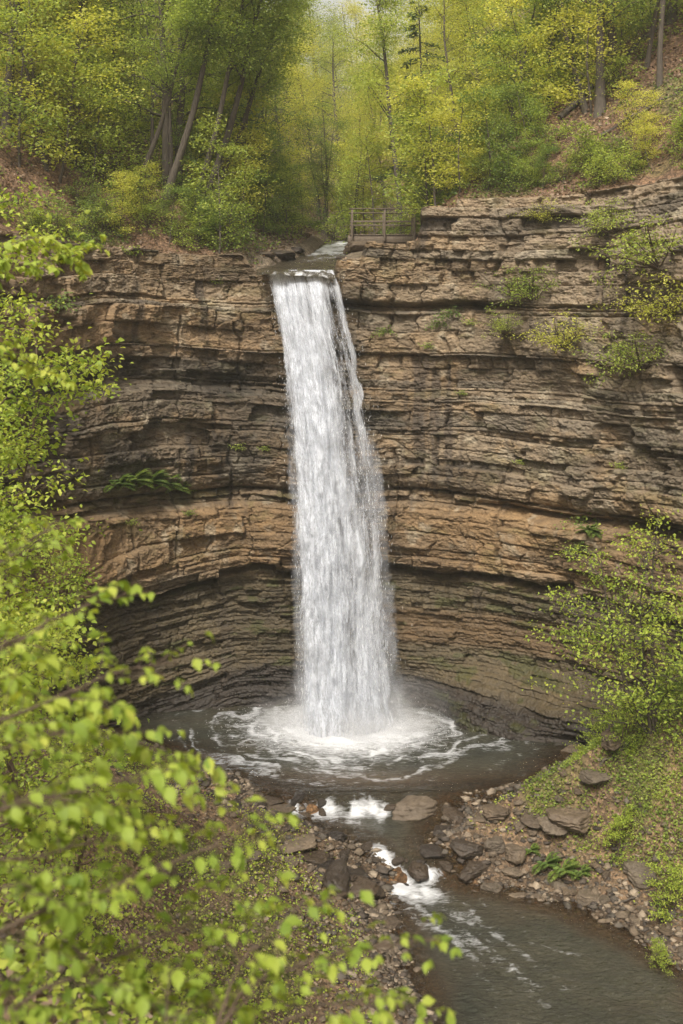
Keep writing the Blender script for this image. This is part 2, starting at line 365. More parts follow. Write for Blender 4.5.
def hill_xy(x, y):                      # height of the hillside at a spot (approximates the distance behind the wall)
    x = np.atleast_1d(np.asarray(x, float)); y = np.atleast_1d(np.asarray(y, float))
    dd = np.sqrt(((x[:, None]-_c[None, ::6, 0])**2 + (y[:, None]-_c[None, ::6, 1])**2)); k = dd.argmin(1); d = dd[np.arange(len(x)), k]
    L = _l[::6][k]; cx = _c[::6, 0][k]; cy = _c[::6, 1][k]
    return np.minimum(hill(x, y, d), hill_rim(L, cx, cy, d, x, y))
def hill_rim(L, cx, cy, d, x, y):
    r = rim(L, cx, cy)
    s = 0.98
    return r + 0.05 + np.maximum(d-0.6, 0)*s*sst(0, 3.5, d) + 0.35*fbm(x*0.4, y*0.4, 4, 311)*sst(0.5, 3, d)
# ================================================================== BUILD LAND
M_cliff = mat_rock('layered sandstone', 1.0, 0.55)
Ls = np.concatenate([np.linspace(0, LA, 160, endpoint=False), np.linspace(LA, LB, 1150, endpoint=False), np.linspace(LB, LTOT, 160)])
NV = 760; NBACK = 26
zt = np.linspace(0, 1, NV)
X0, Y0 = plan(Ls); NX, NY = nrm(Ls); R = rim(Ls, X0, Y0)
zbot = -1.6
ZC = 18.0; NC = 640
zlev = np.concatenate([np.broadcast_to(np.linspace(zbot, ZC, NC, endpoint=False)[None, :], (len(Ls), NC)), ZC+(R[:, None]-ZC)*np.linspace(0, 1, NV-NC)[None, :]], 1)
Lg = np.broadcast_to(Ls[:, None], zlev.shape); Xg = np.broadcast_to(X0[:, None], zlev.shape); Yg = np.broadcast_to(Y0[:, None], zlev.shape)
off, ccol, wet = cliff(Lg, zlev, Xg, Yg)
off = off*(1-0.0*zt)
# at the lip the rock is worn smooth and stands a little forward
px_ = Xg + NX[:, None]*off; py_ = Yg + NY[:, None]*off
front = np.stack([px_, py_, zlev], -1)
# rows that run back from the rim under the hillside
bd = np.linspace(0.03, 1, NBACK)**1.5*2.2
bL = np.broadcast_to(Ls[:, None], (len(Ls), NBACK)); bX = np.broadcast_to(X0[:, None], bL.shape)
oo = off[:, -1][:, None] - bd[None, :]
bz = R[:, None] + 0.05*fbm(bL*1.2, bd[None, :]*3, 3, 401) - 0.10*sst(0.9, 2.2, bd)[None, :]
back = np.stack([bX+NX[:, None]*oo, Y0[:, None]+NY[:, None]*oo, bz], -1)
co = np.concatenate([front, back], 1)
bc_ = np.array((0.20, 0.155, 0.11))*(1+0.35*fbm(bL*1.1, bd[None, :]*2.5, 4, 411))[..., None]
cc = np.concatenate([ccol, bc_], 1); ww = np.concatenate([wet, np.broadcast_to((sst(-4.4, -3.6, X0)*sst(0.2, -0.4, X0))[:, None], bL.shape)], 1)
nu, nv = co.shape[:2]
OFFTOP = off[:, -1].copy()
_fs = front[::2, ::2].reshape(-1, 3); FPX = CX+_fs[:, 0]/_fs[:, 1]*F; FPY = HY-(_fs[:, 2]-EYE)/_fs[:, 1]*F; FCO = _fs; FL = np.repeat(Ls[::2], front[:, ::2].shape[1])
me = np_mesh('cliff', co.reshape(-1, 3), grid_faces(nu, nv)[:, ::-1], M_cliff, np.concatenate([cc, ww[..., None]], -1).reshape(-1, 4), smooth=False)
tag(link('cliff', me), 'layered brown sandstone cliff curving round the plunge pool', kind='structure')
del front, back, Lg, Xg, Yg
print('cliff', time.time()-T0)

def mat_ground(name):
    m, nt, out = newmat(name); L = nt.links.new
    tc = N(nt, 'ShaderNodeTexCoord')
    n1 = N(nt, 'ShaderNodeTexNoise', i_Scale=0.9, i_Detail=8.0, i_Roughness=0.7); L(tc.outputs['Object'], n1.inputs['Vector'])
    v = N(nt, 'ShaderNodeTexVoronoi', i_Scale=9.0, i_Randomness=1.0); L(tc.outputs['Object'], v.inputs['Vector'])
    v2 = N(nt, 'ShaderNodeTexVoronoi', i_Scale=23.0); L(tc.outputs['Object'], v2.inputs['Vector'])
    at = N(nt, 'ShaderNodeAttribute', attribute_name='Col')
    sp = N(nt, 'ShaderNodeSeparateColor'); L(v.outputs['Color'], sp.inputs[0])
    r = ramp(nt, sp.outputs[0], [(0, (0.45, 0.42, 0.40)), (0.5, (0.95, 0.9, 0.85)), (1, (1.9, 1.75, 1.6))])
    sp2 = N(nt, 'ShaderNodeSeparateColor'); L(v2.outputs['Color'], sp2.inputs[0])
    r2 = ramp(nt, sp2.outputs[1], [(0, (0.6, 0.6, 0.6)), (1, (1.4, 1.4, 1.4))])
    r3 = ramp(nt, n1.outputs[0], [(0.3, (0.6, 0.6, 0.6)), (0.7, (1.35, 1.3, 1.2))])
    c = mixc(nt, 0.8, at.outputs['Color'], r.outputs[0], 'MULTIPLY'); c = mixc(nt, 0.7, c, r2.outputs[0], 'MULTIPLY'); c = mixc(nt, 0.8, c, r3.outputs[0], 'MULTIPLY')
    b = N(nt, 'ShaderNodeBsdfPrincipled', i_Roughness=0.9); b.inputs['Specular IOR Level'].default_value = 0.2
    L(c, b.inputs['Base Color'])
    bp = N(nt, 'ShaderNodeBump', i_Strength=0.9, i_Distance=0.05); L(v.outputs['Distance'], bp.inputs['Height']); L(bp.outputs[0], b.inputs['Normal'])
    L(b.outputs[0], out.inputs[0]); return m
M_ground = mat_ground('leaf litter and soil')
# hillside behind the wall
Lh = np.concatenate([np.linspace(0, LA, 60, endpoint=False), np.linspace(LA, LB, 420, endpoint=False), np.linspace(LB, LTOT, 60)])
dh = np.concatenate([np.linspace(0.25, 22, 200, endpoint=False), 22+np.linspace(0, 1, 130)**1.5*190])
X1, Y1 = plan(Lh); A, B_ = nrm(Lh)
dh = dh[None, :]+np.maximum(0, -np.interp(Lh, Ls, OFFTOP))[:, None]
hx = X1[:, None]-A[:, None]*dh; hy = Y1[:, None]-B_[:, None]*dh
hz = np.minimum(hill(hx, hy, dh), hill_rim(Lh[:, None], X1[:, None], Y1[:, None], dh, hx, hy))
hz[:, 0] -= 0.12
nz = fbm(hx*0.35, hy*0.35, 4, 321)[..., None]
hc = np.array((0.135, 0.090, 0.062))*(1+0.35*nz)
gm = sst(0.05, 0.4, fbm(hx*0.5+4, hy*0.5, 4, 331))[..., None]
hc = hc + (np.array((0.075, 0.095, 0.030))-hc)*gm*0.6
chn = np.abs(hx-chan_x(hy)); rk = sst(3.6, 2.0, chn)[..., None]
hc = hc + (np.array((0.13, 0.11, 0.09))-hc)*rk*0.9
me = np_mesh('hillside', np.stack([hx, hy, hz], -1).reshape(-1, 3), grid_faces(len(Lh), dh.shape[1]), M_ground, hc.reshape(-1, 3), smooth=True)
tag(link('hillside', me), 'steep wooded hillside with brown leaf litter above the cliff', kind='structure')
# ground before the wall
gx = np.linspace(-25, 31, 640); gy = np.concatenate([np.linspace(-14, 22, 150, endpoint=False), np.linspace(22, 51, 420)])
GX, GY = np.meshgrid(gx, gy, indexing='ij'); GZ = ground(GX, GY)
D = sdist(GX, GY)
GZ = GZ + sst(0.1, 0.5, D)*sst(3.0, 1.2, D)*0.10*np.abs(fbm(GX*4, GY*4, 2, 221))
nz = fbm(GX*0.5, GY*0.5, 4, 231)[..., None]
gc = np.array((0.135, 0.098, 0.066))*(1+0.35*nz)
gm = sst(-0.05, 0.35, fbm(GX*0.45+4, GY*0.45, 4, 241))[..., None]*sst(0.8, 2.6, D)[..., None]
gc = gc + (np.array((0.085, 0.105, 0.032))-gc)*gm*0.7
rk = sst(1.5, 0.3, D)[..., None]; gc = gc + (np.array((0.085, 0.064, 0.046))*(1+0.4*nz)-gc)*rk
bed = sst(0.0, -0.3, D)[..., None]; gc = gc + (np.array((0.11, 0.066, 0.035))*(1+0.4*nz)-gc)*bed
me = np_mesh('ground', np.stack([GX, GY, GZ], -1).reshape(-1, 3), grid_faces(len(gx), len(gy)), M_ground, gc.reshape(-1, 3), smooth=True)
tag(link('ground', me), 'stream banks and bed of soil, litter and gravel', kind='structure')
def gz(x, y): return float(ground(np.array([x]), np.array([y]))[0])
def hz1(x, y): return float(hill_xy([x], [y])[0])
print('land', time.time()-T0)
# ================================================================== WATER
def mat_water(name):
    """dark clear stream water; 'Col' r = foam, g = depth (0 at the shore), b = murk"""
    m, nt, out = newmat(name); L = nt.links.new
    tc = N(nt, 'ShaderNodeTexCoord')
    at = N(nt, 'ShaderNodeAttribute', attribute_name='Col'); sp = N(nt, 'ShaderNodeSeparateColor'); L(at.outputs['Color'], sp.inputs[0])
    b = N(nt, 'ShaderNodeBsdfPrincipled', i_Roughness=0.06, i_IOR=1.33); b.inputs['Specular IOR Level'].default_value = 0.6
    n0 = N(nt, 'ShaderNodeTexNoise', i_Scale=0.5, i_Detail=3.0); L(tc.outputs['Object'], n0.inputs['Vector'])
    r0 = ramp(nt, n0.outputs[0], [(0.3, (0.034, 0.036, 0.027)), (0.7, (0.064, 0.060, 0.042))])
    c = mixc(nt, sp.outputs[2], r0.outputs[0], (0.095, 0.060, 0.032))
    L(c, b.inputs['Base Color'])
    mp = N(nt, 'ShaderNodeMapping'); mp.inputs['Scale'].default_value = (1.0, 2.2, 1.0); L(tc.outputs['Object'], mp.inputs[0])
    n1 = N(nt, 'ShaderNodeTexNoise', i_Scale=4.5, i_Detail=5.0, i_Roughness=0.6, i_Distortion=0.5); L(mp.outputs[0], n1.inputs['Vector'])
    bp = N(nt, 'ShaderNodeBump', i_Strength=1.0, i_Distance=0.22); L(n1.outputs[0], bp.inputs['Height']); L(bp.outputs[0], b.inputs['Normal'])
    # depth -> the bed shows through near the shore
    tr = N(nt, 'ShaderNodeBsdfTransparent'); tr.inputs[0].default_value = (0.75, 0.66, 0.5, 1)
    gl = N(nt, 'ShaderNodeBsdfGlossy'); gl.inputs['Roughness'].default_value = 0.06; L(bp.outputs[0], gl.inputs['Normal'])
    fr = N(nt, 'ShaderNodeFresnel', i_IOR=1.33); L(bp.outputs[0], fr.inputs['Normal'])
    sh = N(nt, 'ShaderNodeMixShader'); L(fr.outputs[0], sh.inputs[0]); L(tr.outputs[0], sh.inputs[1]); L(gl.outputs[0], sh.inputs[2])
    wmix = N(nt, 'ShaderNodeMixShader'); L(mathn(nt, 'MULTIPLY', sp.outputs[1], 1.0, True), wmix.inputs[0]); L(sh.outputs[0], wmix.inputs[1]); L(b.outputs[0], wmix.inputs[2])
    # foam: lacy noise thresholded by the foam amount
    n3_ = N(nt, 'ShaderNodeTexNoise', i_Scale=3.0, i_Detail=8.0, i_Roughness=0.70, i_Distortion=0.7); L(mp.outputs[0], n3_.inputs['Vector'])
    f = mathn(nt, 'ADD', sp.outputs[0], mathn(nt, 'MULTIPLY', mathn(nt, 'SUBTRACT', n3_.outputs[0], 0.5), 1.5))
    mr = N(nt, 'ShaderNodeMapRange'); L(f, mr.inputs[0]); mr.inputs[1].default_value = 0.38; mr.inputs[2].default_value = 0.98; mr.clamp = True
    fo = N(nt, 'ShaderNodeBsdfPrincipled', i_Roughness=0.75); fo.inputs['Base Color'].default_value = (0.55, 0.56, 0.58, 1)
    fo.inputs['Specular IOR Level'].default_value = 0.2
    gt = mathn(nt, 'GREATER_THAN', sp.outputs[0], 0.01)
    mx = N(nt, 'ShaderNodeMixShader'); L(mathn(nt, 'MULTIPLY', mathn(nt, 'MULTIPLY', mr.outputs[0], gt), 0.95), mx.inputs[0]); L(wmix.outputs[0], mx.inputs[1]); L(fo.outputs[0], mx.inputs[2])
    L(mx.outputs[0], out.inputs[0]); return m
M_water = mat_water('stream water')
FX, FY = 0.15, 45.3                     # where the fall lands
def water_mesh(name, x0, x1, y0, y1, step, label):
    xs = np.arange(x0, x1+step, step); ys = np.arange(y0, y1+step*0.5, step)
    X, Y = np.meshgrid(xs, ys, indexing='ij'); d = sdist(X, Y)
    z = wlevel(X, Y)
    r = np.hypot(X-FX, (Y-FY)*1.15)
    rip = 0.05*np.exp(-r/5)*np.sin(r*3.6+4*fbm(X*.5, Y*.5, 3, 5)) + 0.10*np.exp(-r/5.5)*fbm(X*1.2, Y*2.0, 4, 505) + 0.035*fbm(X*1.1, Y*2.4, 4, 501) + 0.05*np.exp(-(r/2.2)**2)*fbm(X*3, Y*3, 3, 507)
    rip = rip + (0.085*fbm(X*1.3+.4*Y, Y*1.9, 4, 509) + 0.015*n2(X*5, Y*8, 510))*sst(37, 35, Y)
    steep = np.exp(-((Y-35.45)/0.35)**2)+np.exp(-((Y-38.5)/0.3)**2)
    rip = rip + 0.06*steep*fbm(X*3.2, Y*1.5, 3, 511)
    z = z + rip
    depth = np.clip(-d/1.3, 0, 1)
    depth = np.where(Y > 39.3, np.clip(-d/2.4, 0, 1), depth)
    depth = depth*(1-0.45*np.exp(-((Y-38.9)/0.8)**2))
    # foam
    ang = np.arctan2(X-FX, -(Y-FY)); 
    foam = 1.15*np.exp(-(np.maximum(np.hypot((X-FX)/1.15, Y-FY)-1.6, 0)/2.1)**1.1)
    st = 0.84*sst(12.5, 1.0, r)*(0.52+1.2*fbm(r*2.6+fbm(X*.6, Y*.6, 3, 9)*3, ang*2.2, 3, 521))
    foam = np.maximum(foam, st)*(Y > 38.9)
    # upper sill: white across X -1.9 .. 1.7
    wn = fbm(X*2.2, Y*0.8, 3, 531)
    a = sst(-2.1, -1.5, X)*sst(1.9, 1.4, X)*np.exp(-((Y-38.2)/0.52)**2)*(0.80+1.0*wn)
    tl = sst(-0.9, -0.3, X)*sst(1.7, 1.0, X)*sst(36.3, 38.2, Y)*sst(38.6, 38.2, Y)*(0.55+0.7*wn)
    a = np.maximum(a, tl)
    # lower sill: chute at X 1.2 .. 2.1, plume widening down the stream
    cx = np.interp(Y, [33, 34.3, 35.1, 35.9, 37], [3.1, 2.45, 1.75, 1.25, 0.7]); cw = np.interp(Y, [32.8, 34.3, 35.1, 35.9, 37], [1.3, 1.35, 0.80, 0.42, 0.35])
    bfoam = np.exp(-(np.abs(X-cx)/cw)**2.5)*sst(36.6, 35.8, Y)*np.interp(Y, [32.6, 33.8, 34.6, 35.2, 36], [0.0, 0.28, 0.8, 1.1, 0.8])*(1+0.45*wn)
    b2 = np.exp(-((X-2.75)/0.5)**2)*np.exp(-((Y-35.25)/0.22)**2)*0.75*(1+wn)
    foam = np.maximum(np.maximum(foam, a), np.maximum(bfoam, b2))
    foam = np.maximum(foam, 0.22*np.exp(-((Y-31.6+0.5*(X-5.6))/0.15)**2)*sst(5.0, 5.4, X)*sst(7.0, 6.4, X)*1.8)
    ac = X-np.interp(Y, [24, 28, 31, 35], [6.8, 5.6, 4.2, 2.2]); fl = (0.40*np.exp(-(ac/1.6)**2)*sst(26, 34, Y)+.16)*(0.7+.9*fbm(ac*3.2+.3*n2(X, Y, 3), Y*.7, 4, 545))*(Y < 35)
    foam = np.maximum(foam, fl)
    foam = foam*sst(0.02, -0.12, d)
    murk = np.clip(0.9*sst(-1.6, -0.3, d) + 0.5*fbm(X*.4, Y*.6, 3, 541), 0, 1)*sst(0, 1, 1.0)
    murk = np.maximum(murk*0.8, 0.65*np.exp(-((Y-39.8)/1.0)**2)*(Y > 38.6))
    col = np.stack([np.clip(foam, 0, 2), np.clip(depth*1.15, 0, 1), murk], -1)
    f = grid_faces(len(xs), len(ys))
    keep = (d.reshape(-1)[f].min(1) < 0.9); f = f[keep]
    me = np_mesh(name, np.stack([X, Y, z], -1).reshape(-1, 3), f, M_water, col.reshape(-1, 3), smooth=True)
    tag(link(name, me), label, kind='structure')
water_mesh('pool_water', -10.5, 10.5, 38.95, 51.5, 0.055, 'plunge pool with white foam below the fall')
water_mesh('stream_water', -4.5, 14.5, -12, 38.95, 0.075, 'dark stream running out over two low rock sills')
# ---- stream above the lip
ys = np.concatenate([np.linspace(46.55, 49, 90, endpoint=False), np.linspace(49, 66, 240)]); us = np.linspace(-1, 1, 60)
Yb = np.broadcast_to(ys[None, :], (60, len(ys)))
hw = np.interp(ys, [46, 50, 56, 66], [1.68, 1.5, 1.3, 1.2])
Xb = chan_x(ys)[None, :] + us[:, None]*hw[None, :]
Yb = Yb - 0.0; zb = chan_z(ys)[None, :]+0.07 + 0.07*fbm(Xb*2.5, Yb*1.2, 3, 551)
zb = zb - 0.30*sst(47.6, 46.6, Yb)**2 - (0.16*np.abs(fbm(us*3.1, 0.3, 3, 566))+.05*us)[:, None]*sst(47.6, 46.7, Yb)
cas = sst(54, 57, Yb)*(0.42+0.6*fbm(Xb*1.5, Yb*1.0, 3, 561)) + 0.42*sst(47.3, 46.75, Yb)*(1+1.9*fbm(Xb*4.5, Yb*.5, 3, 565)) + 0.34*sst(50.0, 52, Yb)*(0.8+fbm(Xb*2, Yb*0.9, 3, 567))
cas = cas*sst(1.0, 0.8, np.abs(us))[:, None]
col = np.stack([np.clip(cas, 0.0, 2), np.full_like(cas, 0.75), np.full_like(cas, 0.35)], -1)
me = np_mesh('upper_stream', np.stack([Xb, Yb-(0.50*(1-us**2)[:, None]+0.40*fbm(us*2.6, 0, 3, 5)[:, None])*sst(48, 46.8, Yb), zb], -1).reshape(-1, 3), grid_faces(60, len(ys)), M_water, col.reshape(-1, 3), smooth=True)
tag(link('upper_stream', me), 'shallow white stream running to the lip of the fall', kind='structure')
# ---- the fall
PYT = [262, 270, 285, 300, 350, 400, 450, 500, 560, 620, 680, 735]
PXL = [261, 263, 268, 271, 281, 286, 290, 294, 297, 299, 299, 298]
PXR = [335, 337, 341, 344, 356, 366, 374, 381, 385, 386, 391, 400]
FZT = 18.52
def fall_xy(u, v):
    """u 0..1 across, v 0..1 down; spot on the curtain"""
    z = FZT*(1-v)
    yf = 45.35 + 1.45*np.clip(1-v*1.0, 0, 1)**2*1.0          # thrown forward of the wall
    yf = np.where(v < 0.03, yf + (0.03-v)*3, yf)
    py = HY-(z-EYE)/yf*F
    xl = (np.interp(py, PYT, PXL)-CX)/F*yf; xr = (np.interp(py, PYT, PXR)-CX)/F*yf
    return xl+(xr-xl)*u, yf, z, py
def mat_fall(name, lo, hi, sx, sy, seed):
    m, nt, out = newmat(name); L = nt.links.new
    uv = N(nt, 'ShaderNodeAttribute', attribute_name='Col')           # r = across, g = down, b = amount of water
    sp = N(nt, 'ShaderNodeSeparateColor'); L(uv.outputs['Color'], sp.inputs[0])
    cb = N(nt, 'ShaderNodeCombineXYZ'); cb.inputs[2].default_value = seed
    L(mathn(nt, 'MULTIPLY', sp.outputs[0], sx), cb.inputs[0]); L(mathn(nt, 'MULTIPLY', sp.outputs[1], sy), cb.inputs[1])
    n1 = N(nt, 'ShaderNodeTexNoise', i_Scale=1.0, i_Detail=4.0, i_Roughness=0.6, i_Distortion=0.35); L(cb.outputs[0], n1.inputs['Vector'])
    cb2 = N(nt, 'ShaderNodeCombineXYZ'); cb2.inputs[2].default_value = seed+5
    L(mathn(nt, 'MULTIPLY', sp.outputs[0], sx*3.1), cb2.inputs[0]); L(mathn(nt, 'MULTIPLY', sp.outputs[1], sy*6.5), cb2.inputs[1])
    n2_ = N(nt, 'ShaderNodeTexNoise', i_Scale=1.0, i_Detail=5.0, i_Roughness=0.7, i_Distortion=0.6); L(cb2.outputs[0], n2_.inputs['Vector'])
    s = mathn(nt, 'ADD', mathn(nt, 'MULTIPLY', n1.outputs[0], 0.62), mathn(nt, 'MULTIPLY', n2_.outputs[0], 0.38))
    s = mathn(nt, 'ADD', s, mathn(nt, 'SUBTRACT', sp.outputs[2], 0.5))
    mr = N(nt, 'ShaderNodeMapRange'); L(s, mr.inputs[0]); mr.inputs[1].default_value = lo; mr.inputs[2].default_value = hi; mr.clamp = True
    d = N(nt, 'ShaderNodeBsdfPrincipled', i_Roughness=0.6); d.inputs['Base Color'].default_value = (0.74, 0.77, 0.83, 1)
    d.inputs['Specular IOR Level'].default_value = 0.3
    t = N(nt, 'ShaderNodeBsdfTranslucent'); t.inputs[0].default_value = (0.74, 0.77, 0.83, 1)
    bp = N(nt, 'ShaderNodeBump', i_Strength=0.9, i_Distance=0.12); L(s, bp.inputs['Height']); L(bp.outputs[0], d.inputs['Normal'])
    w = N(nt, 'ShaderNodeMixShader'); w.inputs[0].default_value = 0.35; L(d.outputs[0], w.inputs[1]); L(t.outputs[0], w.inputs[2])
    tr = N(nt, 'ShaderNodeBsdfTransparent')
    mx = N(nt, 'ShaderNodeMixShader'); L(mr.outputs[0], mx.inputs[0]); L(tr.outputs[0], mx.inputs[1]); L(w.outputs[0], mx.inputs[2])
    L(mx.outputs[0], out.inputs[0]); return m
fall = empty('waterfall', (FX, FY, 0))
fall['label'] = 'tall white waterfall dropping from the notched lip into the pool'; fall['kind'] = 'structure'
def dens(u, v, lay):
    """how much water: the dense column on the left, thin veils on the right"""
    c1 = np.interp(v, [0, .05, .3, .6, 1], [0.30, 0.24, 0.22, 0.26, 0.36]); w1 = np.interp(v, [0, .05, .3, .6, 1], [0.26, 0.20, 0.20, 0.26, 0.30])
    a = np.exp(-(np.abs(u-c1)/w1)**3)
    v2 = np.exp(-(np.abs(u-0.76)/0.24)**4)*np.interp(v, [0, .05, .2, .4, .6, .8, 1], [0.9, 0.78, .72, .70, .72, .78, .92])
    u = u + .05*fbm(v*7+lay*5, u*2, 3, 87)*sst(.02, .2, v) + .04*sst(.5, 1, u)*n2(v*22, u*6+lay, 86)
    d = np.interp(u, [-.06, 0, .05, .14, .45, .56, .72, .90, 1, 1.06], [.2, 0.46, .66, .94, .92, .80, .76, .74, .64, .30])
    d = d - 0.16*sst(.55, .9, u)*np.exp(-((v-.38)/.3)**2) + .15*n2(u*6+v*2, v*3.2+2, 88)+.10*n2(u*14, v*5+lay, 89)*sst(.35, .7, u)
    d = d*sst(-0.02, 0.05, u)*sst(1.02, 0.93, u)
    gap = np.exp(-((u-np.interp(v, [0, .3, .7, 1], [0.50, 0.46, 0.56, 0.66]))/0.03)**2)*sst(0.03, .15, v)*sst(1.0, .7, v)
    return d*(1-0.15*gap)
for lay, (dy, lo, hi, sx, sy, k) in enumerate([(0.0, 0.42, 0.74, 12, 5, .93), (0.28, 0.42, 0.68, 19, 8, .90), (-0.25, 0.48, 0.72, 24, 15, .88), (-0.5, 0.53, 0.74, 32, 26, .85)]):
    u = np.linspace(-0.06, 1.06, 90); v = np.linspace(0, 1, 420)**1.0
    U, V = np.meshgrid(u, v, indexing='ij')
    wob = 0.045*fbm(U*4+lay*7, V*9, 4, 600+lay)*sst(0.02, .3, V)
    x, y, z, py = fall_xy(U+wob, V)
    bulge = 0.35*(1-((U-0.45)/0.6)**2)
    y = y + dy*sst(0, .12, V)*1.3 - bulge*sst(0, .06, V) + 0.34*fbm(U*7+lay*3, V*11, 4, 620+lay)*sst(0.01, .1, V) - 0.10*fbm(U*22, V*3, 2, 630+lay)*sst(0.01, .1, V)
    col = np.stack([U, V, np.clip(dens(U, V, lay)*k, 0, 1.2)*0.75+0.02], -1)
    z = np.where(V > 0.995, -0.1, z)
    me = np_mesh('water_curtain', np.stack([x, y, z], -1).reshape(-1, 3), grid_faces(90, 420), mat_fall('falling water', lo, hi, sx, sy, lay*11.3), col.reshape(-1, 3), smooth=True)
    link('water_curtain', me, fall).location = (-FX, -FY, 0)
# thin spray that drifts off both edges of the fall
u = np.linspace(-0.30, 1.36, 90); v = np.linspace(0.10, 1, 300); U, V = np.meshgrid(u, v, indexing='ij')
for lay, dy in ((7, -0.15), (8, 0.35)):
    x, y, z, py = fall_xy(U*(1)+.03*fbm(U*3+lay, V*6, 3, 650+lay), V)
    y = y+dy+.3*fbm(U*4+lay, V*7, 3, 655+lay); wd = .05+.20*V
    dd = np.exp(-(np.maximum(0, -U)/(wd*.8))**2)*np.exp(-(np.maximum(0, U-1)/wd)**2)*sst(.10, .45, V)*sst(-.30, -.18, U)*sst(1.36, 1.2, U)
    z = np.where(V > 0.995, -0.1, z)
    me = np_mesh('spray_veil', np.stack([x, y, z], -1).reshape(-1, 3), grid_faces(90, 300), mat_fall('drifting spray', 0.30, 1.25, 6, 7, lay*5.1), np.stack([U, V, dd*.54-.12], -1).reshape(-1, 3), smooth=True)
    link('spray_veil', me, fall).location = (-FX, -FY, 0)
# drops torn off the curtain
rs = np.random.RandomState(5)
M_drop, nt, out = newmat('water drops')
b = N(nt, 'ShaderNodeBsdfPrincipled', i_Roughness=0.4); b.inputs['Base Color'].default_value = (0.85, 0.85, 0.85, 1); nt.links.new(b.outputs[0], out.inputs[0])
def drops(pos, ln, wd, name, parent=None, tilt=None):
    n = len(pos); tmpl = np.array([(0, 0, 1), (.5, 0, -.1), (-.25, .43, -.1), (-.25, -.43, -.1), (0, 0, -1)], float)
    v = tmpl[None]*np.stack([wd, wd, ln], -1)[:, None, :]
    if tilt is not None: v[..., 0] += v[..., 2]*tilt[:, None]
    v = v + pos[:, None, :]
    f = np.array([(0, 1, 2), (0, 2, 3), (0, 3, 1), (4, 2, 1), (4, 3, 2), (4, 1, 3)])
    fs = (f[None]+np.arange(n)[:, None, None]*5).reshape(-1, 3)
    me = np_mesh(name, v.reshape(-1, 3), fs, M_drop); o = link(name, me, parent)
    return o
n = 3000
v = rs.rand(n)**0.9; u = np.where(rs.rand(n) < 0.62, 0.72+rs.randn(n)*0.17, rs.rand(n)*1.08-0.04)
lf = rs.rand(n) < 0.16; u = np.where(lf, 0.02+rs.randn(n)*0.035+0.03, u)
stream_u = np.round(u*26)/26; u = np.where(rs.rand(n) < 0.6, stream_u+rs.randn(n)*0.008+0.015*np.sin(v*30+stream_u*50), u)
x, y, z, _ = fall_xy(u, v)
y = y - 0.35 + rs.randn(n)*0.22*(0.3+v); x = x+rs.randn(n)*0.03*(1+3*v)
dp = drops(np.stack([x, y, z], -1), rs.uniform(0.02, 0.085, n)*(0.7+0.8*v), rs.uniform(0.006, 0.020, n), 'water_drops', fall, rs.uniform(-.15, .25, n)); dp.location = (-FX, -FY, 0); dp['kind'] = 'stuff'
rs = np.random.RandomState(6)
# splash at the foot
n = 5000
a = rs.rand(n)*math.pi*2; r = np.abs(rs.randn(n))*1.5+0.5; h = np.abs(rs.randn(n))*0.40*np.exp(-r/3.0)+0.02
sp_ = drops(np.stack([FX+np.cos(a)*r*1.25, FY-0.1+np.sin(a)*r*0.8, h*1.6], -1), rs.uniform(.01, .035, n), rs.uniform(.008, .022, n), 'splash_drops', fall, rs.uniform(-.8, .8, n)); sp_.location = (-FX, -FY, 0); sp_['kind'] = 'stuff'
# mist drifting round the foot: a soft volume
def mist(name, c, s, dens_, label):
    m, nt, out = newmat(name); L = nt.links.new
    tc = N(nt, 'ShaderNodeTexCoord'); 
    ln = N(nt, 'ShaderNodeVectorMath', operation='LENGTH'); 
    mp = N(nt, 'ShaderNodeMapping'); mp.inputs['Location'].default_value = (0, 0, 0.85); mp.inputs['Scale'].default_value = (1, 1, 0.92); L(tc.outputs['Object'], mp.inputs[0]); L(mp.outputs[0], ln.inputs[0])
    fall_ = N(nt, 'ShaderNodeMapRange'); L(ln.outputs['Value'], fall_.inputs[0]); fall_.inputs[1].default_value = 1.0; fall_.inputs[2].default_value = 0.1; fall_.inputs[3].default_value = 0; fall_.inputs[4].default_value = 1
    n = N(nt, 'ShaderNodeTexNoise', i_Scale=2.8, i_Detail=4.0); L(tc.outputs['Object'], n.inputs['Vector'])
    r = N(nt, 'ShaderNodeMapRange'); L(n.outputs[0], r.inputs[0]); r.inputs[1].default_value = 0.44; r.inputs[2].default_value = 0.68
    d = mathn(nt, 'MULTIPLY', mathn(nt, 'POWER', fall_.outputs[0], 1.7), mathn(nt, 'MULTIPLY', mathn(nt, 'ADD', r.outputs[0], 0.08), dens_))
    v = N(nt, 'ShaderNodeVolumePrincipled'); v.inputs['Color'].default_value = (0.95, 0.95, 0.96, 1); L(d, v.inputs['Density'])
    L(v.outputs[0], out.inputs['Volume'])
    import bmesh
    bm = bmesh.new(); bmesh.ops.create_icosphere(bm, subdivisions=3, radius=1.0); me = bpy.data.meshes.new(name); bm.to_mesh(me); bm.free(); me.materials.append(m)
    tag(link(name, me, None, c, (0, 0, 0), s), label, kind='stuff')
mist('spray_mist', (FX+0.5, FY+0.1, 2.3), (5.4, 2.8, 3.6), 2.9, 'white spray mist drifting round the foot of the waterfall')
mist('veil_mist', (FX-0.1, FY+0.2, 7.2), (2.6, 1.3, 7.6), 0.45, 'thin veil of spray hanging beside the waterfall')
print('water', time.time()-T0)
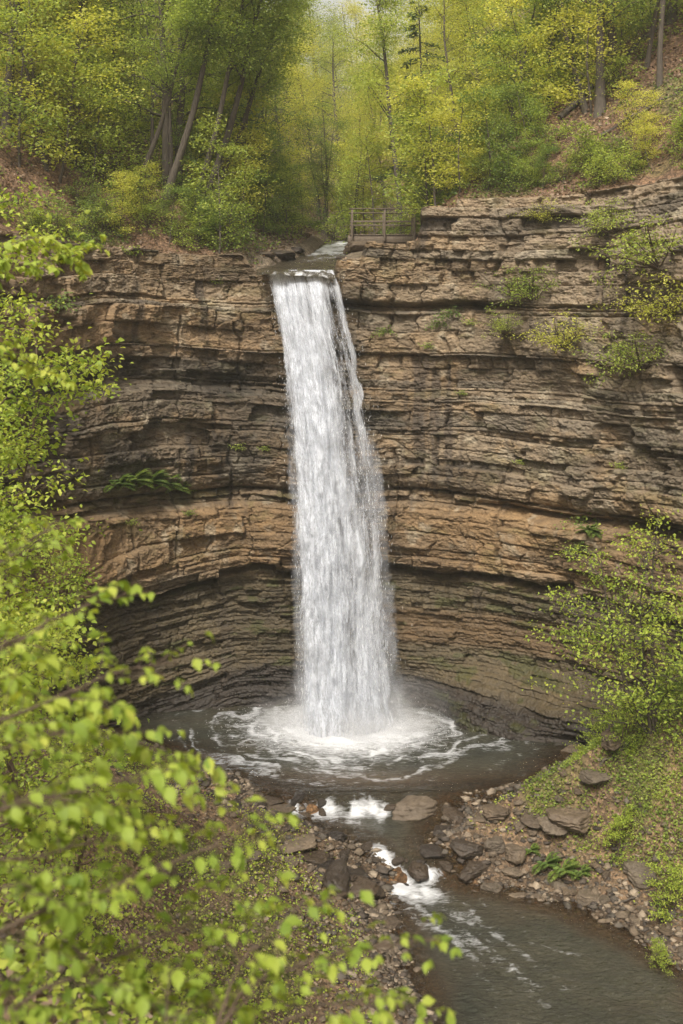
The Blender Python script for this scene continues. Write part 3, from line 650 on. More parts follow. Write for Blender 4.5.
# ================================================================== PLANTS
M_bark = mat_bark('grey brown bark', (0.040, 0.032, 0.025), (0.11, 0.090, 0.070))
M_barkd = mat_bark('dark bark', (0.035, 0.028, 0.022), (0.10, 0.080, 0.062))
M_twig = mat_bark('twig bark', (0.07, 0.048, 0.03), (0.13, 0.09, 0.06))
M_spring = mat_leaf('spring leaves', (0.15, 0.22, 0.048), (0.31, 0.39, 0.085), (0.50, 0.56, 0.13), 0.55)
M_yellow = mat_leaf('yellow green leaves', (0.28, 0.32, 0.06), (0.48, 0.50, 0.10), (0.68, 0.66, 0.17), 0.58)
M_mid = mat_leaf('mid green leaves', (0.08, 0.14, 0.04), (0.17, 0.25, 0.06), (0.31, 0.38, 0.085), 0.5)
M_hem = mat_leaf('hemlock needles', (0.05, 0.095, 0.045), (0.085, 0.145, 0.07), (0.13, 0.19, 0.085), 0.2, 0.02)
M_near = mat_leaf('young broad leaves', (0.18, 0.27, 0.04), (0.35, 0.45, 0.07), (0.55, 0.59, 0.11), 0.52, 0.02)
M_litter = mat_leaf('dead leaves', (0.085, 0.052, 0.034), (0.175, 0.115, 0.075), (0.33, 0.25, 0.18), 0.15, 0.0)
LT_FAR = (np.array([(0, 0, 0), (.5, .36, .06), (1, 0, -.10), (.5, -.36, .06)]), np.array([(0, 3, 2), (0, 2, 1)]))
LT_MID = (np.array([(0, 0, 0), (.38, .33, .07), (.45, 0, 0), (.38, -.33, .07), (1, 0, -.22), (.72, .2, -.02), (.72, -.2, -.02)]),
          np.array([(0, 2, 1), (0, 3, 2), (1, 2, 5), (2, 3, 6), (2, 4, 5), (2, 6, 4)]))
LT_NEAR = (np.array([(0, 0, 0), (.12, 0, 0.0), (.2, .2, .05), (.2, -.2, .05), (.42, .33, .06), (.42, 0, -.03), (.42, -.33, .06), (.65, .27, .0), (.68, 0, -.10), (.65, -.27, .0), (.85, .10, -.14), (.85, -.10, -.14), (1, 0, -.27)]),
           np.array([(0, 1, 2), (0, 3, 1), (1, 5, 2), (2, 5, 4), (1, 3, 5), (3, 6, 5), (4, 5, 7), (5, 8, 7), (5, 6, 9), (5, 9, 8), (7, 8, 10), (8, 9, 11), (8, 12, 10), (8, 11, 12)]))
def leaf_mesh(name, pos, size, head, mat, tmpl, rs, roll=0.6):
    n = len(pos); T, Fc = tmpl
    h = head/(np.linalg.norm(head, axis=1)[:, None]+1e-9)
    up = np.array([0, 0, 1.0])[None]+rs.randn(n, 3)*roll
    s = np.cross(up, h); s /= np.linalg.norm(s, axis=1)[:, None]+1e-9
    u = np.cross(h, s)
    v = (T[None, :, 0, None]*h[:, None, :]+T[None, :, 1, None]*s[:, None, :]+T[None, :, 2, None]*u[:, None, :])*size[:, None, None]+pos[:, None, :]
    k = len(T); f = (Fc[None]+np.arange(n)[:, None, None]*k).reshape(-1, 3)
    clump = fbm(pos[:, 0]*0.9, pos[:, 2]*0.9+pos[:, 1]*.7, 2, 901)
    rnd = np.clip(0.5+0.22*rs.randn(n)+0.35*clump, 0, 1)
    return np_mesh(name, v.reshape(-1, 3), f, mat, attrs={'rnd': np.repeat(rnd, k)})
def walk(rs, p, d, length, seg, wob, grav=0.0, up=0.0):
    pts = [p]; d = d/np.linalg.norm(d); n = max(2, int(round(length/seg)))
    for i in range(n):
        d = d + rs.randn(3)*wob + np.array([0, 0, up-grav]); d = d/np.linalg.norm(d)
        p = p + d*seg; pts.append(p)
    return np.array(pts)
def rdir(az, el): return np.array([math.cos(az)*math.cos(el), math.sin(az)*math.cos(el), math.sin(el)])
def tree_meshes(seed, H, r0, lean=(0, 0), crown=0.3, spread=0.30, limbs=16, nleaf=9000, lsize=0.13, mat=M_spring, tmpl=LT_FAR, stems=1, flat=0.5, bark=M_bark, limb_el=(0.3, 0.95), sub=5, wob=0.05, clump=0.45):
    rs = np.random.RandomState(seed); tb = TB(); tw = []
    for s in range(stems):
        a = rs.rand()*6.28; b0 = np.array([math.cos(a), math.sin(a), 0])*(0.12*r0*8 if stems > 1 else 0)
        d = np.array([lean[0]+(0.22*math.cos(a) if stems > 1 else 0), lean[1]+(0.22*math.sin(a) if stems > 1 else 0), 1.0])
        h = H*(1 if s == 0 else rs.uniform(0.65, 0.95)); rr = r0*(1 if s == 0 else rs.uniform(0.55, 0.85))
        tr = walk(rs, b0-np.array([0, 0, 0.5]), d, h+0.5, h/14, wob, 0, 0.02)
        n = len(tr); rad = rr*(1-np.linspace(0, 1, n)**1.1*0.88); rad[0] *= 1.5; rad[1] *= 1.12
        tb.tube(tr, rad, 9)
        for i in range(int(limbs/(stems**0.5))):
            t = crown + (1-crown)*((i+rs.rand())/(limbs/(stems**0.5)))*0.97
            q = t*(n-1); k = min(int(q), n-2); p = tr[k]+(tr[k+1]-tr[k])*(q-k)
            az = rs.rand()*6.28; el = rs.uniform(*limb_el)
            ln = H*spread*(1.15-0.75*t+0.25*(t < crown+0.15)*-1)*rs.uniform(0.7, 1.2)
            lm = walk(rs, p, rdir(az, el), ln, ln/7, 0.13, 0.03)
            r1 = max(rad[k]*0.42, 0.012); tb.tube(lm, r1*(1-np.linspace(0, 1, len(lm))*0.85), 5)
            for j in range(sub):
                m = rs.randint(2, len(lm)); dd = rdir(az+rs.uniform(-1.3, 1.3), rs.uniform(-0.15, 0.7))
                l2 = ln*rs.uniform(0.25, 0.5); sb = walk(rs, lm[m], dd, l2, l2/4, 0.16, 0.05)
                tb.tube(sb, max(r1*0.3, 0.006)*(1-np.linspace(0, 1, len(sb))*0.8), 3)
                tw.append(sb[1:])
            tw.append(lm[3:])
    tw = np.concatenate(tw)
    # clumps of leaves strung along the twigs, flattened as the sprays of a beech are
    idx = rs.randint(0, len(tw), nleaf); sz = H*0.028
    off = rs.randn(nleaf, 3)*np.array([1, 1, flat])*sz*clump*2
    pos = tw[idx]+off
    hd = off*np.array([1, 1, .3])+rs.randn(nleaf, 3)*sz*0.7+np.array([0, 0, -0.15*sz])
    lm = leaf_mesh('crown', pos, lsize*rs.uniform(0.6, 1.25, nleaf), hd, mat, tmpl, rs)
    return tb.mesh('trunk', bark), lm
def conifer_meshes(seed, H, r0, nleaf=14000, lsize=0.16):
    rs = np.random.RandomState(seed); tb = TB(); P_ = []; Hd = []
    tr = walk(rs, np.array([0, 0, -.5]), np.array([0, 0, 1.0]), H+.5, H/14, 0.015, 0, .02)
    tb.tube(tr, r0*(1-np.linspace(0, 1, 15+0)[:len(tr)]*0.93) if len(tr) == 15 else r0*(1-np.linspace(0, 1, len(tr))*.93), 8)
    nb = 46
    for i in range(nb):
        t = 0.15+0.84*(i+rs.rand())/nb; q = t*(len(tr)-1); k = min(int(q), len(tr)-2); p = tr[k]+(tr[k+1]-tr[k])*(q-k)
        az = rs.rand()*6.28; ln = H*0.24*(1.06-t)*rs.uniform(.75, 1.2)+0.2
        lm = walk(rs, p, rdir(az, 0.05), ln, ln/7, 0.05, 0.05); tb.tube(lm, 0.03*(1-np.linspace(0, 1, len(lm))*.8), 4)
        m = max(20, int(nleaf/nb*(1.1-t)*1.7)); tt = rs.rand(m)**0.7; ii = np.clip((tt*7).astype(int), 0, 6); fr = tt*7-ii
        c = lm[ii]+(lm[ii+1]-lm[ii])*fr[:, None]
        side = np.array([-math.sin(az), math.cos(az), 0]); w = (rs.rand(m)*2-1)*ln*0.32*(1.05-tt*0.7)
        P_.append(c+side[None]*w[:, None]+rs.randn(m, 3)*0.05-np.array([0, 0, 1])[None]*np.abs(w)[:, None]*.25); Hd.append(rdir(az, -.15)[None]+side[None]*np.sign(w)[:, None]*0.8+rs.randn(m, 3)*.3)
    P_ = np.concatenate(P_); Hd = np.concatenate(Hd)
    return tb.mesh('trunk', M_barkd), leaf_mesh('crown', P_, lsize*rs.uniform(.6, 1.2, len(P_)), Hd, M_hem, LT_FAR, rs, 0.35)
def put_plant(name, meshes, loc, rz, sc, label, cat, group=None, tilt=(0, 0)):
    t = empty(name, loc, rz, sc); t.rotation_euler = (tilt[0], tilt[1], rz)
    link('trunk' if cat == 'tree' else 'stems', meshes[0], t); link('crown' if cat == 'tree' else 'foliage', meshes[1], t)
    tag(t, label, cat, group); return t
R_ = random.Random(4)
TV = {}
TV['broad'] = [tree_meshes(100+i, 15+i, 0.24, (0.04*i, 0), .26, .27, 26, 15000, .105, M_spring, clump=.62) for i in range(3)]
TV['slender'] = [tree_meshes(120+i, 14, 0.13, (0.12*(i-1), 0.03), .30, .20, 20, 12000, .10, [M_spring, M_yellow, M_spring][i], wob=0.035) for i in range(3)]
TV['lean'] = [tree_meshes(130+i, 12, 0.17, (0.38, -0.12), .48, .28, 20, 12000, .105, M_spring, clump=.6, wob=.05) for i in range(2)]
TV['multi'] = [tree_meshes(140+i, 11, 0.15, (0, 0), .3, .27, 26, 13000, .105, [M_spring, M_mid][i], clump=.62, stems=4) for i in range(2)]
TV['yellow'] = [tree_meshes(150+i, 13+2*i, 0.16, (0, 0), .12, .27, 24, 14000, .11, M_yellow, clump=.65) for i in range(2)]
TV['conifer'] = [conifer_meshes(160, 15, 0.2), conifer_meshes(161, 11, 0.16, 9000, .15)]
TV['under'] = [tree_meshes(170+i, 4.2, 0.045, (0.1, 0), .15, .42, 16, 3900, .095, [M_spring, M_yellow, M_mid][i], flat=.45, sub=5, clump=.95) for i in range(3)]
TV['shrub'] = [tree_meshes(180+i, 1.8, 0.025, (0, 0), .1, .5, 14, 1500, .085, [M_spring, M_mid, M_spring][i], stems=4, flat=.7, sub=4, clump=1.0) for i in range(3)]
TV['bare'] = [tree_meshes(190+i, 13, 0.11, (0.06, 0), .35, .2, 13, 900, .12, M_spring, bark=M_barkd) for i in range(2)]
print('tree kinds', time.time()-T0)
ORD = ['first', 'second', 'third', 'fourth', 'fifth', 'sixth', 'seventh', 'eighth', 'ninth', 'tenth', 'eleventh', 'twelfth', 'thirteenth', 'fourteenth', 'fifteenth', 'sixteenth', 'seventeenth', 'eighteenth', 'nineteenth', 'twentieth']
NAMES = {'broad': 'broadleaf_tree', 'slender': 'slender_tree', 'lean': 'leaning_tree', 'multi': 'multi_stem_tree', 'yellow': 'yellow_green_tree', 'conifer': 'hemlock_tree', 'under': 'sapling', 'shrub': 'shrub', 'bare': 'thin_leafed_tree'}
LOOK = {'broad': 'full green tree with stout trunk', 'slender': 'slender tree with thin crown', 'lean': 'tree leaning towards the gorge', 'multi': 'many-stemmed tree',
        'yellow': 'bright yellow-green tree', 'conifer': 'dark hemlock with drooping boughs', 'under': 'low sapling with layered young leaves', 'shrub': 'low leafy shrub', 'bare': 'dark thin tree with few leaves'}
def place(rows, where, group, edge='from the left'):
    """rows: (kind, variant, px, Y, scale, rz or None). Each gets its own label, counted across the picture within its kind."""
    kinds = {}
    for r in rows: kinds.setdefault(r[0], []).append(r)
    for kd, rr in kinds.items():
        rr.sort(key=lambda r: r[2])
        for i, (k, v, px, Y, sc, rz) in enumerate(rr):
            x = (px-CX)/F*Y; z = hz1(x, Y)-0.1
            m = TV[k][v % len(TV[k])]
            lab = f"{LOOK[kd]} {where}" + ('' if len(rr) == 1 else f", {ORD[i] if i < 20 else 'number '+str(i+1)} {edge}")
            put_plant(NAMES[kd], m, (x, Y, z), R_.uniform(0, 6.28) if rz is None else rz, sc, lab, 'shrub' if kd == 'shrub' else 'tree', group if len(rr) > 1 else None)
# --- left hillside: the leaning cluster first, then the slope behind
left = [('broad', 0, 168, 51, .95, 0.3), ('broad', 1, 178, 51.6, .9, 2.0), ('lean', 0, 188, 50.5, 1.0, 0.0), ('lean', 1, 205, 52.5, .95, 0.3), ('bare', 0, 150, 51, .9, 1), ('slender', 0, 66, 50, 1.0, None), ('slender', 1, 92, 53, 1.0, None),
        ('broad', 2, 30, 52, 1.0, None), ('bare', 1, 118, 54, 1.0, None), ('multi', 0, 108, 56, 1.0, None), ('slender', 2, 135, 57, 1.1, None), ('conifer', 1, 238, 57, 0.8, None), ('lean', 0, 228, 56, .8, -0.3),
        ('broad', 0, 5, 48, .9, None), ('bare', 0, 48, 47.5, .9, None), ('slender', 1, 210, 61, 1.1, None), ('multi', 1, 262, 62, 1.0, None), ('bare', 1, 185, 60, 1.1, None), ('bare', 0, 85, 60, 1.1, None), ('yellow', 0, 285, 66, .9, None),
        ('broad', 1, 60, 64, 1.0, None), ('broad', 2, 150, 68, 1.0, None), ('slender', 0, 25, 62, 1.1, None), ('broad', 0, 240, 72, 1.0, None), ('multi', 0, 15, 72, 1.1, None), ('yellow', 1, 110, 76, 1.0, None), ('conifer', 0, 205, 77, .8, None), ('slender', 2, 180, 82, 1.2, None)]
place(left, 'on the left hillside', 'trees on the left hillside')
rimleft = [('under', 0, 20, 46.5, 1.6, None), ('under', 1, 58, 47.5, 1.7, None), ('under', 0, 92, 48.5, 1.3, None), ('slender', 1, 40, 48, .75, None), ('lean', 1, 132, 49.6, .8, .2), ('lean', 0, 160, 50, 1.1, .1), ('bare', 1, 172, 50.5, 1.0, None), ('lean', 1, 196, 51.2, 1.1, 0)]
place(rimleft, 'at the left rim', 'trees at the left rim')
right = [('broad', 1, 600, 49, .95, 1.0), ('broad', 2, 612, 50.5, .95, 4.0), ('lean', 0, 590, 49.5, .95, 2.6), ('slender', 0, 660, 48, 1.0, None), ('broad', 0, 672, 52, 1.0, None), ('bare', 0, 645, 50, 1.0, None), ('bare', 1, 575, 54, 1.0, None),
         ('slender', 2, 545, 54, 1.0, None), ('yellow', 0, 452, 55, .8, None), ('multi', 0, 520, 57, .9, None), ('yellow', 1, 490, 60, .8, None), ('conifer', 0, 432, 64, .95, None), ('conifer', 1, 462, 70, 1.1, None), ('bare', 0, 505, 53, .85, None),
         ('slender', 0, 403, 60, 1.25, 0.2), ('broad', 1, 560, 64, 1.0, None), ('broad', 2, 640, 62, 1.0, None), ('multi', 1, 600, 68, 1.0, None), ('yellow', 0, 540, 74, 1.0, None), ('broad', 0, 490, 76, 1.0, None), ('slender', 1, 470, 66, 1.1, None), ('broad', 1, 665, 74, 1.0, None), ('slender', 2, 625, 78, 1.1, None)]
place(right, 'on the right hillside', 'trees on the right hillside')
mid = [('multi', 0, 352, 67, .55, None), ('under', 1, 345, 70, 1.5, None), ('under', 0, 375, 64, 1.4, None), ('yellow', 0, 358, 76, .7, None), ('yellow', 1, 385, 72, .75, None), ('broad', 2, 340, 88, .9, None), ('under', 1, 366, 68, 1.5, None), ('broad', 0, 360, 94, 1.0, None),('yellow', 0, 372, 84, .9, None), ('yellow', 1, 318, 80, .9, None), ('yellow', 0, 398, 92, 1.0, None), ('yellow', 1, 345, 100, 1.0, None), ('yellow', 0, 420, 82, .9, None), ('yellow', 1, 430, 98, 1.1, None), ('yellow', 0, 300, 95, 1.1, None), ('broad', 0, 275, 86, 1.0, None), ('multi', 1, 325, 68, .7, None)]
place(mid, 'in the gorge behind the footbridge', 'trees in the gorge behind the footbridge')
far = [(px, Y) for Y in (122, 140, 160) for px in np.linspace(215, 500, 9)]
for i, (px, Y) in enumerate(far):
    px += R_.uniform(-14, 14); Y += R_.uniform(-4, 4); x = (px-CX)/F*Y
    put_plant('yellow_green_tree', TV['yellow'][i % 2] if i % 3 else TV['broad'][i % 3], (x, Y, hz1(x, Y)-.1), R_.uniform(0, 6), R_.uniform(1.0, 1.35), 'pale yellow-green tree in the far background of the gorge', 'tree', 'trees in the far background of the gorge')
# understory
def scatter(n, x0, x1, y0, y1, seed, mind=1.0):
    r = random.Random(seed); out = []
    for _ in range(n*30):
        px = r.uniform(x0, x1); Y = r.uniform(y0, y1)
        if all(math.hypot((px-a)/F*Y, Y-b) > mind for a, b in out): out.append((px, Y))
        if len(out) >= n: break
    return out
for (n, a, b, c, d, seed, where, grp) in [(62, -10, 290, 48.5, 66, 1, 'left', 'undergrowth on the left hillside'), (64, 422, 695, 48.0, 66, 2, 'right', 'undergrowth on the right hillside')]:
    for j, (px, Y) in enumerate(scatter(n, a, b, c, d, seed, 1.1)):
        k = ['under', 'under', 'shrub'][j % 3]; x = (px-CX)/F*Y
        if abs(x-chan_x(Y)) < 2.6: continue
        v = R_.randrange(3)
        put_plant('sapling' if k == 'under' else 'shrub', TV[k][v], (x, Y, hz1(x, Y)-.08), R_.uniform(0, 6.28), R_.uniform(.8, 1.5),
                  f"{'low sapling with layered leaves' if k == 'under' else 'low leafy shrub'} in the undergrowth of the {where} hillside", 'tree' if k == 'under' else 'shrub', grp+(' saplings' if k == 'under' else ' shrubs'))
print('trees', time.time()-T0)
# --- plants that lean out over the stream behind the lip and along the rim
rimrows = [('shrub', 1, 228, 49.3, 1.3, 'leafy shrub on the rim just left of the stream bed'), ('under', 2, 262, 53.5, .75, 'green sapling leaning over the left bank of the upper stream'), ('under', 0, 285, 56, .8, 'spring-green sapling hanging over the upper stream beside the dark stones'),
           ('under', 2, 300, 60, .9, 'darker sapling at the far bend of the upper stream'), ('shrub', 2, 330, 64, 1.4, 'yellow-green bush at the end of the footbridge'), ('shrub', 0, 205, 50, 1.1, 'shrub on the left rim below the leaning trees'),
           ('shrub', 0, 398, 56.5, 1.1, 'bush growing behind the footbridge rail'), ('shrub', 1, 448, 50.6, .8, 'shrub on top of the rock block beside the footbridge'), ('shrub', 2, 470, 49.8, 1.0, 'yellow-green shrub at the rim right of the footbridge'),
           ('shrub', 1, 505, 49, 1.0, 'dark shrub overhanging the right rim above the seam'), ('shrub', 0, 548, 48.6, 1.2, 'shrub at the rim below the forked right-hand trees'), ('under', 1, 640, 45.5, .7, 'sapling at the rim beside the right edge'), ('shrub', 2, 590, 46.7, 1.0, 'yellow-green shrub over the right rim near the roots')]
for k, v, px, Y, sc, lab in rimrows:
    x = (px-CX)/F*Y; put_plant('sapling' if k == 'under' else 'shrub', TV[k][v], (x, Y, hz1(x, Y)-.05), R_.uniform(0, 6), sc, lab, 'tree' if k == 'under' else 'shrub')
# --- a fringe of growth all along both rims
def fringe(n, x0, x1, seed, label, group):
    r = random.Random(seed)
    for i in range(n):
        X = x0+(x1-x0)*(i+r.random())/n; k = int(np.argmin(np.abs(_c[200:860, 0]-X)))+200; d = r.uniform(1.1, 2.4)+max(0, -float(np.interp(_l[k], Ls, OFFTOP)))*.6
        a, b = nrm(_l[k]); x = _c[k, 0]-a*d; y = _c[k, 1]-b*d; kd = 'under' if r.random() < .3 else 'shrub'; v = r.randrange(3)
        put_plant('sapling' if kd == 'under' else 'shrub', TV[kd][v], (x, y, hz1(x, y)-.05), r.uniform(0, 6.28), r.uniform(.6, 1.15)*(.6 if kd == 'under' else 1), f"{'thin young sapling' if kd == 'under' else 'leafy shrub'} {label}", 'tree' if kd == 'under' else 'shrub', group+(' saplings' if kd == 'under' else ' shrubs'))
fringe(28, 5.2, 14.5, 61, 'in the fringe along the right rim of the cliff', 'right rim')
fringe(22, -13.0, -4.6, 62, 'in the fringe along the left rim of the cliff', 'left rim')
# --- plants rooted in the cliff
def cliff_at(px, py, lift=0.0):
    """spot on the rock wall seen at a pixel"""
    k = np.nonzero((np.abs(FPX-px) < 2.5) & (np.abs(FPY-py) < 2.5) & (FCO[:, 1] > 30))[0]
    if len(k) == 0: return P(px, py, 46), np.array([0, -1, 0])
    k = k[np.argmin(FCO[k, 1])]; nx, ny = nrm(FL[k]); return FCO[k].copy(), np.array([nx, ny, 0])
def hang_meshes(seed, ln, n, lsize, mat, tmpl=LT_MID, droop=0.10, el=(0.0, .7), fan=1.2, stems=7, lpt=9):
    """small bush that grows out from a wall: stems fan out towards local -Y"""
    rs = np.random.RandomState(seed); tb = TB(); tw = []
    for s in range(stems):
        l = ln*rs.uniform(.55, 1.1); st = walk(rs, np.array([0, .12, 0.]), rdir(-math.pi/2+rs.uniform(-fan, fan), rs.uniform(*el)), l, l/8, .10, droop*.5)
        tb.tube(st, 0.016*ln*(1-np.linspace(0, 1, len(st))*.85), 4)
        for j in range(5):
            m = rs.randint(2, len(st)); l2 = l*rs.uniform(.25, .55); sb = walk(rs, st[m], rdir(rs.rand()*6.28, rs.uniform(-.2, .6)), l2, l2/4, .15, droop)
            tb.tube(sb, 0.006*ln*(1-np.linspace(0, 1, len(sb))*.7), 3); tw.append(sb[1:])
        tw.append(st[4:])
    tw = np.concatenate(tw); i = rs.randint(0, len(tw), n); off = rs.randn(n, 3)*np.array([1, 1, .45])*ln*.055
    return tb.mesh('stems', M_twig), leaf_mesh('foliage', tw[i]+off, lsize*rs.uniform(.6, 1.25, n), off+rs.randn(n, 3)*.04+np.array([0, -.03, -.03]), mat, tmpl, rs)
CV = [hang_meshes(301, 2.6, 1500, .10, M_spring, el=(.1, 1.1), stems=10), hang_meshes(302, 2.4, 1100, .10, M_yellow, el=(.1, 1.1), stems=9), hang_meshes(303, 0.7, 260, .08, M_mid, droop=.2), hang_meshes(304, 0.55, 170, .075, M_spring, droop=.15)]
def fern_meshes(seed):
    rs = np.random.RandomState(seed); tb = TB(); pp = []; hh = []; ss = []
    for k in range(13):
        az = -math.pi/2+rs.uniform(-1.7, 1.7); st = walk(rs, np.array([0, .03, 0.]), rdir(az, rs.uniform(.5, 1.2)), .65, .06, .03, .13)
        tb.tube(st, .006*(1-np.linspace(0, 1, len(st))*.7), 3)
        d = np.gradient(st, axis=0); d /= np.linalg.norm(d, axis=1)[:, None]
        for i in range(1, len(st)):
            for sg in (-1, 1):
                for q in (0, .5):
                    sd = np.cross(d[i], [0, 0, 1.0]); pp.append(st[i]-d[i]*.06*q); hh.append(sd*sg+d[i]*.35); ss.append(.16*math.sin(math.pi*min(1, (i+.8)/(len(st)+.5)))+.03)
    T = (LT_FAR[0]*np.array([1, .45, 1]), LT_FAR[1])
    return tb.mesh('stems', M_twig), leaf_mesh('fronds', np.array(pp), np.array(ss), np.array(hh), M_mid, T, rs, .15)
FERN = [fern_meshes(310), fern_meshes(311)]
M_mid.node_tree
def put_wall(name, m, px, py, sc, label, cat='shrub', group=None, parts=('stems', 'foliage')):
    p, n = cliff_at(px, py); rz = math.atan2(n[1], n[0])+math.pi/2
    t = empty(name, tuple(p+n*0.02), rz, sc); link(parts[0], m[0], t); link(parts[1], m[1], t); tag(t, label, cat, group); return t
put_wall('hanging_bush', CV[0], 530, 300, .9, 'light green bush growing out of the middle of the right cliff, the upper one')
put_wall('hanging_bush', CV[1], 562, 345, .95, 'yellow-green bush on the right cliff just below and right of the upper one')
put_wall('hanging_bush', CV[0], 505, 332, .5, 'small sparse bush on the right cliff left of the two light green bushes')
put_wall('hanging_bush', CV[0], 655, 270, 1.15, 'large bush on the right cliff near the picture edge, highest of three')
put_wall('hanging_bush', CV[1], 668, 320, 1.1, 'bush on the right cliff near the picture edge, middle of three')
put_wall('hanging_bush', CV[0], 640, 375, 1.0, 'bush on the right cliff near the picture edge, lowest of three')
put_wall('hanging_bush', CV[0], 612, 235, .8, 'bush hanging over the rim at the upper right of the cliff')
put_wall('hanging_bush', CV[1], 545, 222, .6, 'small bush under the right rim beside the dark overhang')
put_wall('hanging_bush', CV[2], 590, 520, 1.7, 'dark green drooping bush on the orange rock band right of the fall')
put_wall('hanging_bush', CV[2], 582, 548, 1.0, 'small tuft just under the drooping bush on the orange rock')
put_wall('hanging_bush', CV[2], 60, 300, 1.6, 'bush on the left cliff near the picture edge')
put_wall('hanging_bush', CV[3], 132, 255, 1.2, 'small bush at the top of the left cliff')
for px, py, s, lab in [(453, 312, 1.2, 'upright green tuft on the ledge right of the fall'), (440, 322, 1.0, 'low tuft left of the upright tuft on the ledge'), (388, 330, 1.0, 'tuft on the rock close to the right side of the fall'), (427, 345, .9, 'tuft below the ledge right of the fall'), (470, 325, .8, 'tuft on the ledge right of the upright one'),
                       (465, 395, .7, 'tuft in the middle of the cliff right of the fall'), (620, 468, .9, 'tuft in the dark seam at the right'), (190, 512, .8, 'tuft hanging in the left orange band, the upper one'), (133, 525, .8, 'tuft hanging in the left orange band near the young trees'), (192, 492, .6, 'tuft at the right end of the fern ledge'),
                       (218, 285, .7, 'tuft on the left cliff below the rim'), (240, 448, .9, 'low tuft on the ledge close to the left side of the fall'), (262, 450, .7, 'tuft against the fall on the left ledge'), (520, 462, .7, 'tuft above the orange band right of the fall'), (345, 500, .1, 'tiny tuft behind the fall')][:-1]:
    put_wall('rock_tuft', CV[3] if s < 1 else CV[2], px, py, s, lab, 'plant')
for px, py, s, lab in [(118, 488, 1.3, 'fern at the left end of the fern ledge on the left cliff'), (134, 484, 1.5, 'tall fern on the left ledge, second from its left end'), (152, 486, 1.5, 'fern in the middle of the left ledge'), (168, 489, 1.3, 'fern right of the middle of the left ledge'), (178, 492, 1.0, 'small fern at the right end of the left ledge'), (588, 532, 1.0, 'fern beside the drooping bush on the right cliff')]:
    put_wall('fern', FERN[int(px) % 2], px, py, s, lab, 'fern', parts=('stems', 'fronds'))
for px, py, Y, s_, lab in [(545, 868, 0, 1.0, 'green fern tuft on the eroded right bank, left one'), (562, 874, 0, 1.1, 'green fern tuft on the eroded right bank, middle one'), (580, 868, 0, .7, 'green fern tuft on the eroded right bank, right one'), (530, 856, 0, .6, 'mossy tuft between the stones of the right rubble')]:
    Y = 36.0
    for _ in range(30): Y += ((EYE-gz((px-CX)/F*Y, Y))*F/(py-HY)-Y)*.5
    x = (px-CX)/F*Y; t = empty('fern', (x, Y, gz(x, Y)+.05), .4, s_); link('stems', FERN[0][0], t); link('fronds', FERN[0][1], t); tag(t, lab, 'fern')
print('cliff plants', time.time()-T0)
# ================================================================== NEAR PLANTS
# young trees on the left bank
YT = [tree_meshes(401, 7.5, .07, (0.0, 0), .10, .26, 26, 6500, .07, M_near, LT_MID, flat=.45, sub=6, bark=M_twig), tree_meshes(402, 6.0, .06, (0.05, 0), .08, .28, 24, 5200, .075, M_near, LT_MID, flat=.45, sub=6, bark=M_twig),
      tree_meshes(403, 5.0, .05, (0, 0), .08, .32, 22, 4200, .072, M_near, LT_MID, stems=3, flat=.5, sub=5, bark=M_twig)]
for m, px, Y, sc, rz, lab in [(YT[0], -20, 17, 1.0, 0, 'young leafy tree at the left edge before the cliff'), (YT[1], 28, 15, .95, 2, 'young tree with bright leaves just right of the left-edge tree'), (YT[2], 60, 19, .85, 4, 'bushy young tree at the foot of the left cliff, nearest the pool'),
                              (YT[2], -10, 12, .9, 1, 'bushy young tree low at the left edge'), (YT[1], -40, 24, 1.75, 5, 'taller young tree reaching up the left edge beside the rim'), (YT[0], -38, 28, 1.35, 3, 'tall young tree standing against the left cliff'), (YT[0], -55, 22, 1.6, 1, 'tall young tree at the left edge in front of the cliff rim'), (YT[1], 40, 33, 1.0, 0, 'young tree at the foot of the left cliff behind the others')]:
    x = (px-CX)/F*Y; put_plant('young_tree', m, (x, Y, gz(x, Y)-.05), rz, sc, lab, 'tree')
# bush on the right bank
RB = [tree_meshes(411, 5.6, .06, (-.12, 0), .05, .40, 30, 5600, .085, M_near, LT_MID, stems=4, flat=.55, sub=7, bark=M_barkd, limb_el=(0.1, .7)), tree_meshes(412, 2.2, .03, (-.1, 0), .05, .5, 16, 2600, .075, M_near, LT_MID, stems=4, flat=.6, sub=5, bark=M_twig)]
for m, px, Y, sc, rz, lab, nm, cat in [(RB[0], 655, 36.3, 1.35, 0, 'yellow-green bush with arching dark stems on the right bank', 'large_bush', 'bush'), (RB[0], 715, 35.5, 1.6, 2, 'tall yellow-green bush behind the arching one at the right edge', 'large_bush', 'bush'), (RB[1], 625, 36.5, .9, 1, 'low leafy shrub under the arching bush', 'shrub', 'shrub'),
                              (RB[1], 600, 38, .8, 3, 'low shrub at the top of the boulders by the pool', 'shrub', 'shrub'), (RB[1], 672, 32.5, .8, 4, 'shrub on the right bank above the undercut soil', 'shrub', 'shrub'), (RB[1], 662, 30.6, .45, 5, 'lowest shrub on the right bank near the picture edge', 'shrub', 'shrub'), (RB[1], 618, 34.8, .75, 2, 'low shrub spilling over the right bank above the boulders', 'shrub', 'shrub'), (RB[1], 575, 39.5, .45, 2, 'small shrub at the pool end of the right bank', 'shrub', 'shrub')]:
    x = (px-CX)/F*Y; put_plant(nm, m, (x, Y, gz(x, Y)-.05), rz, sc, lab, cat)
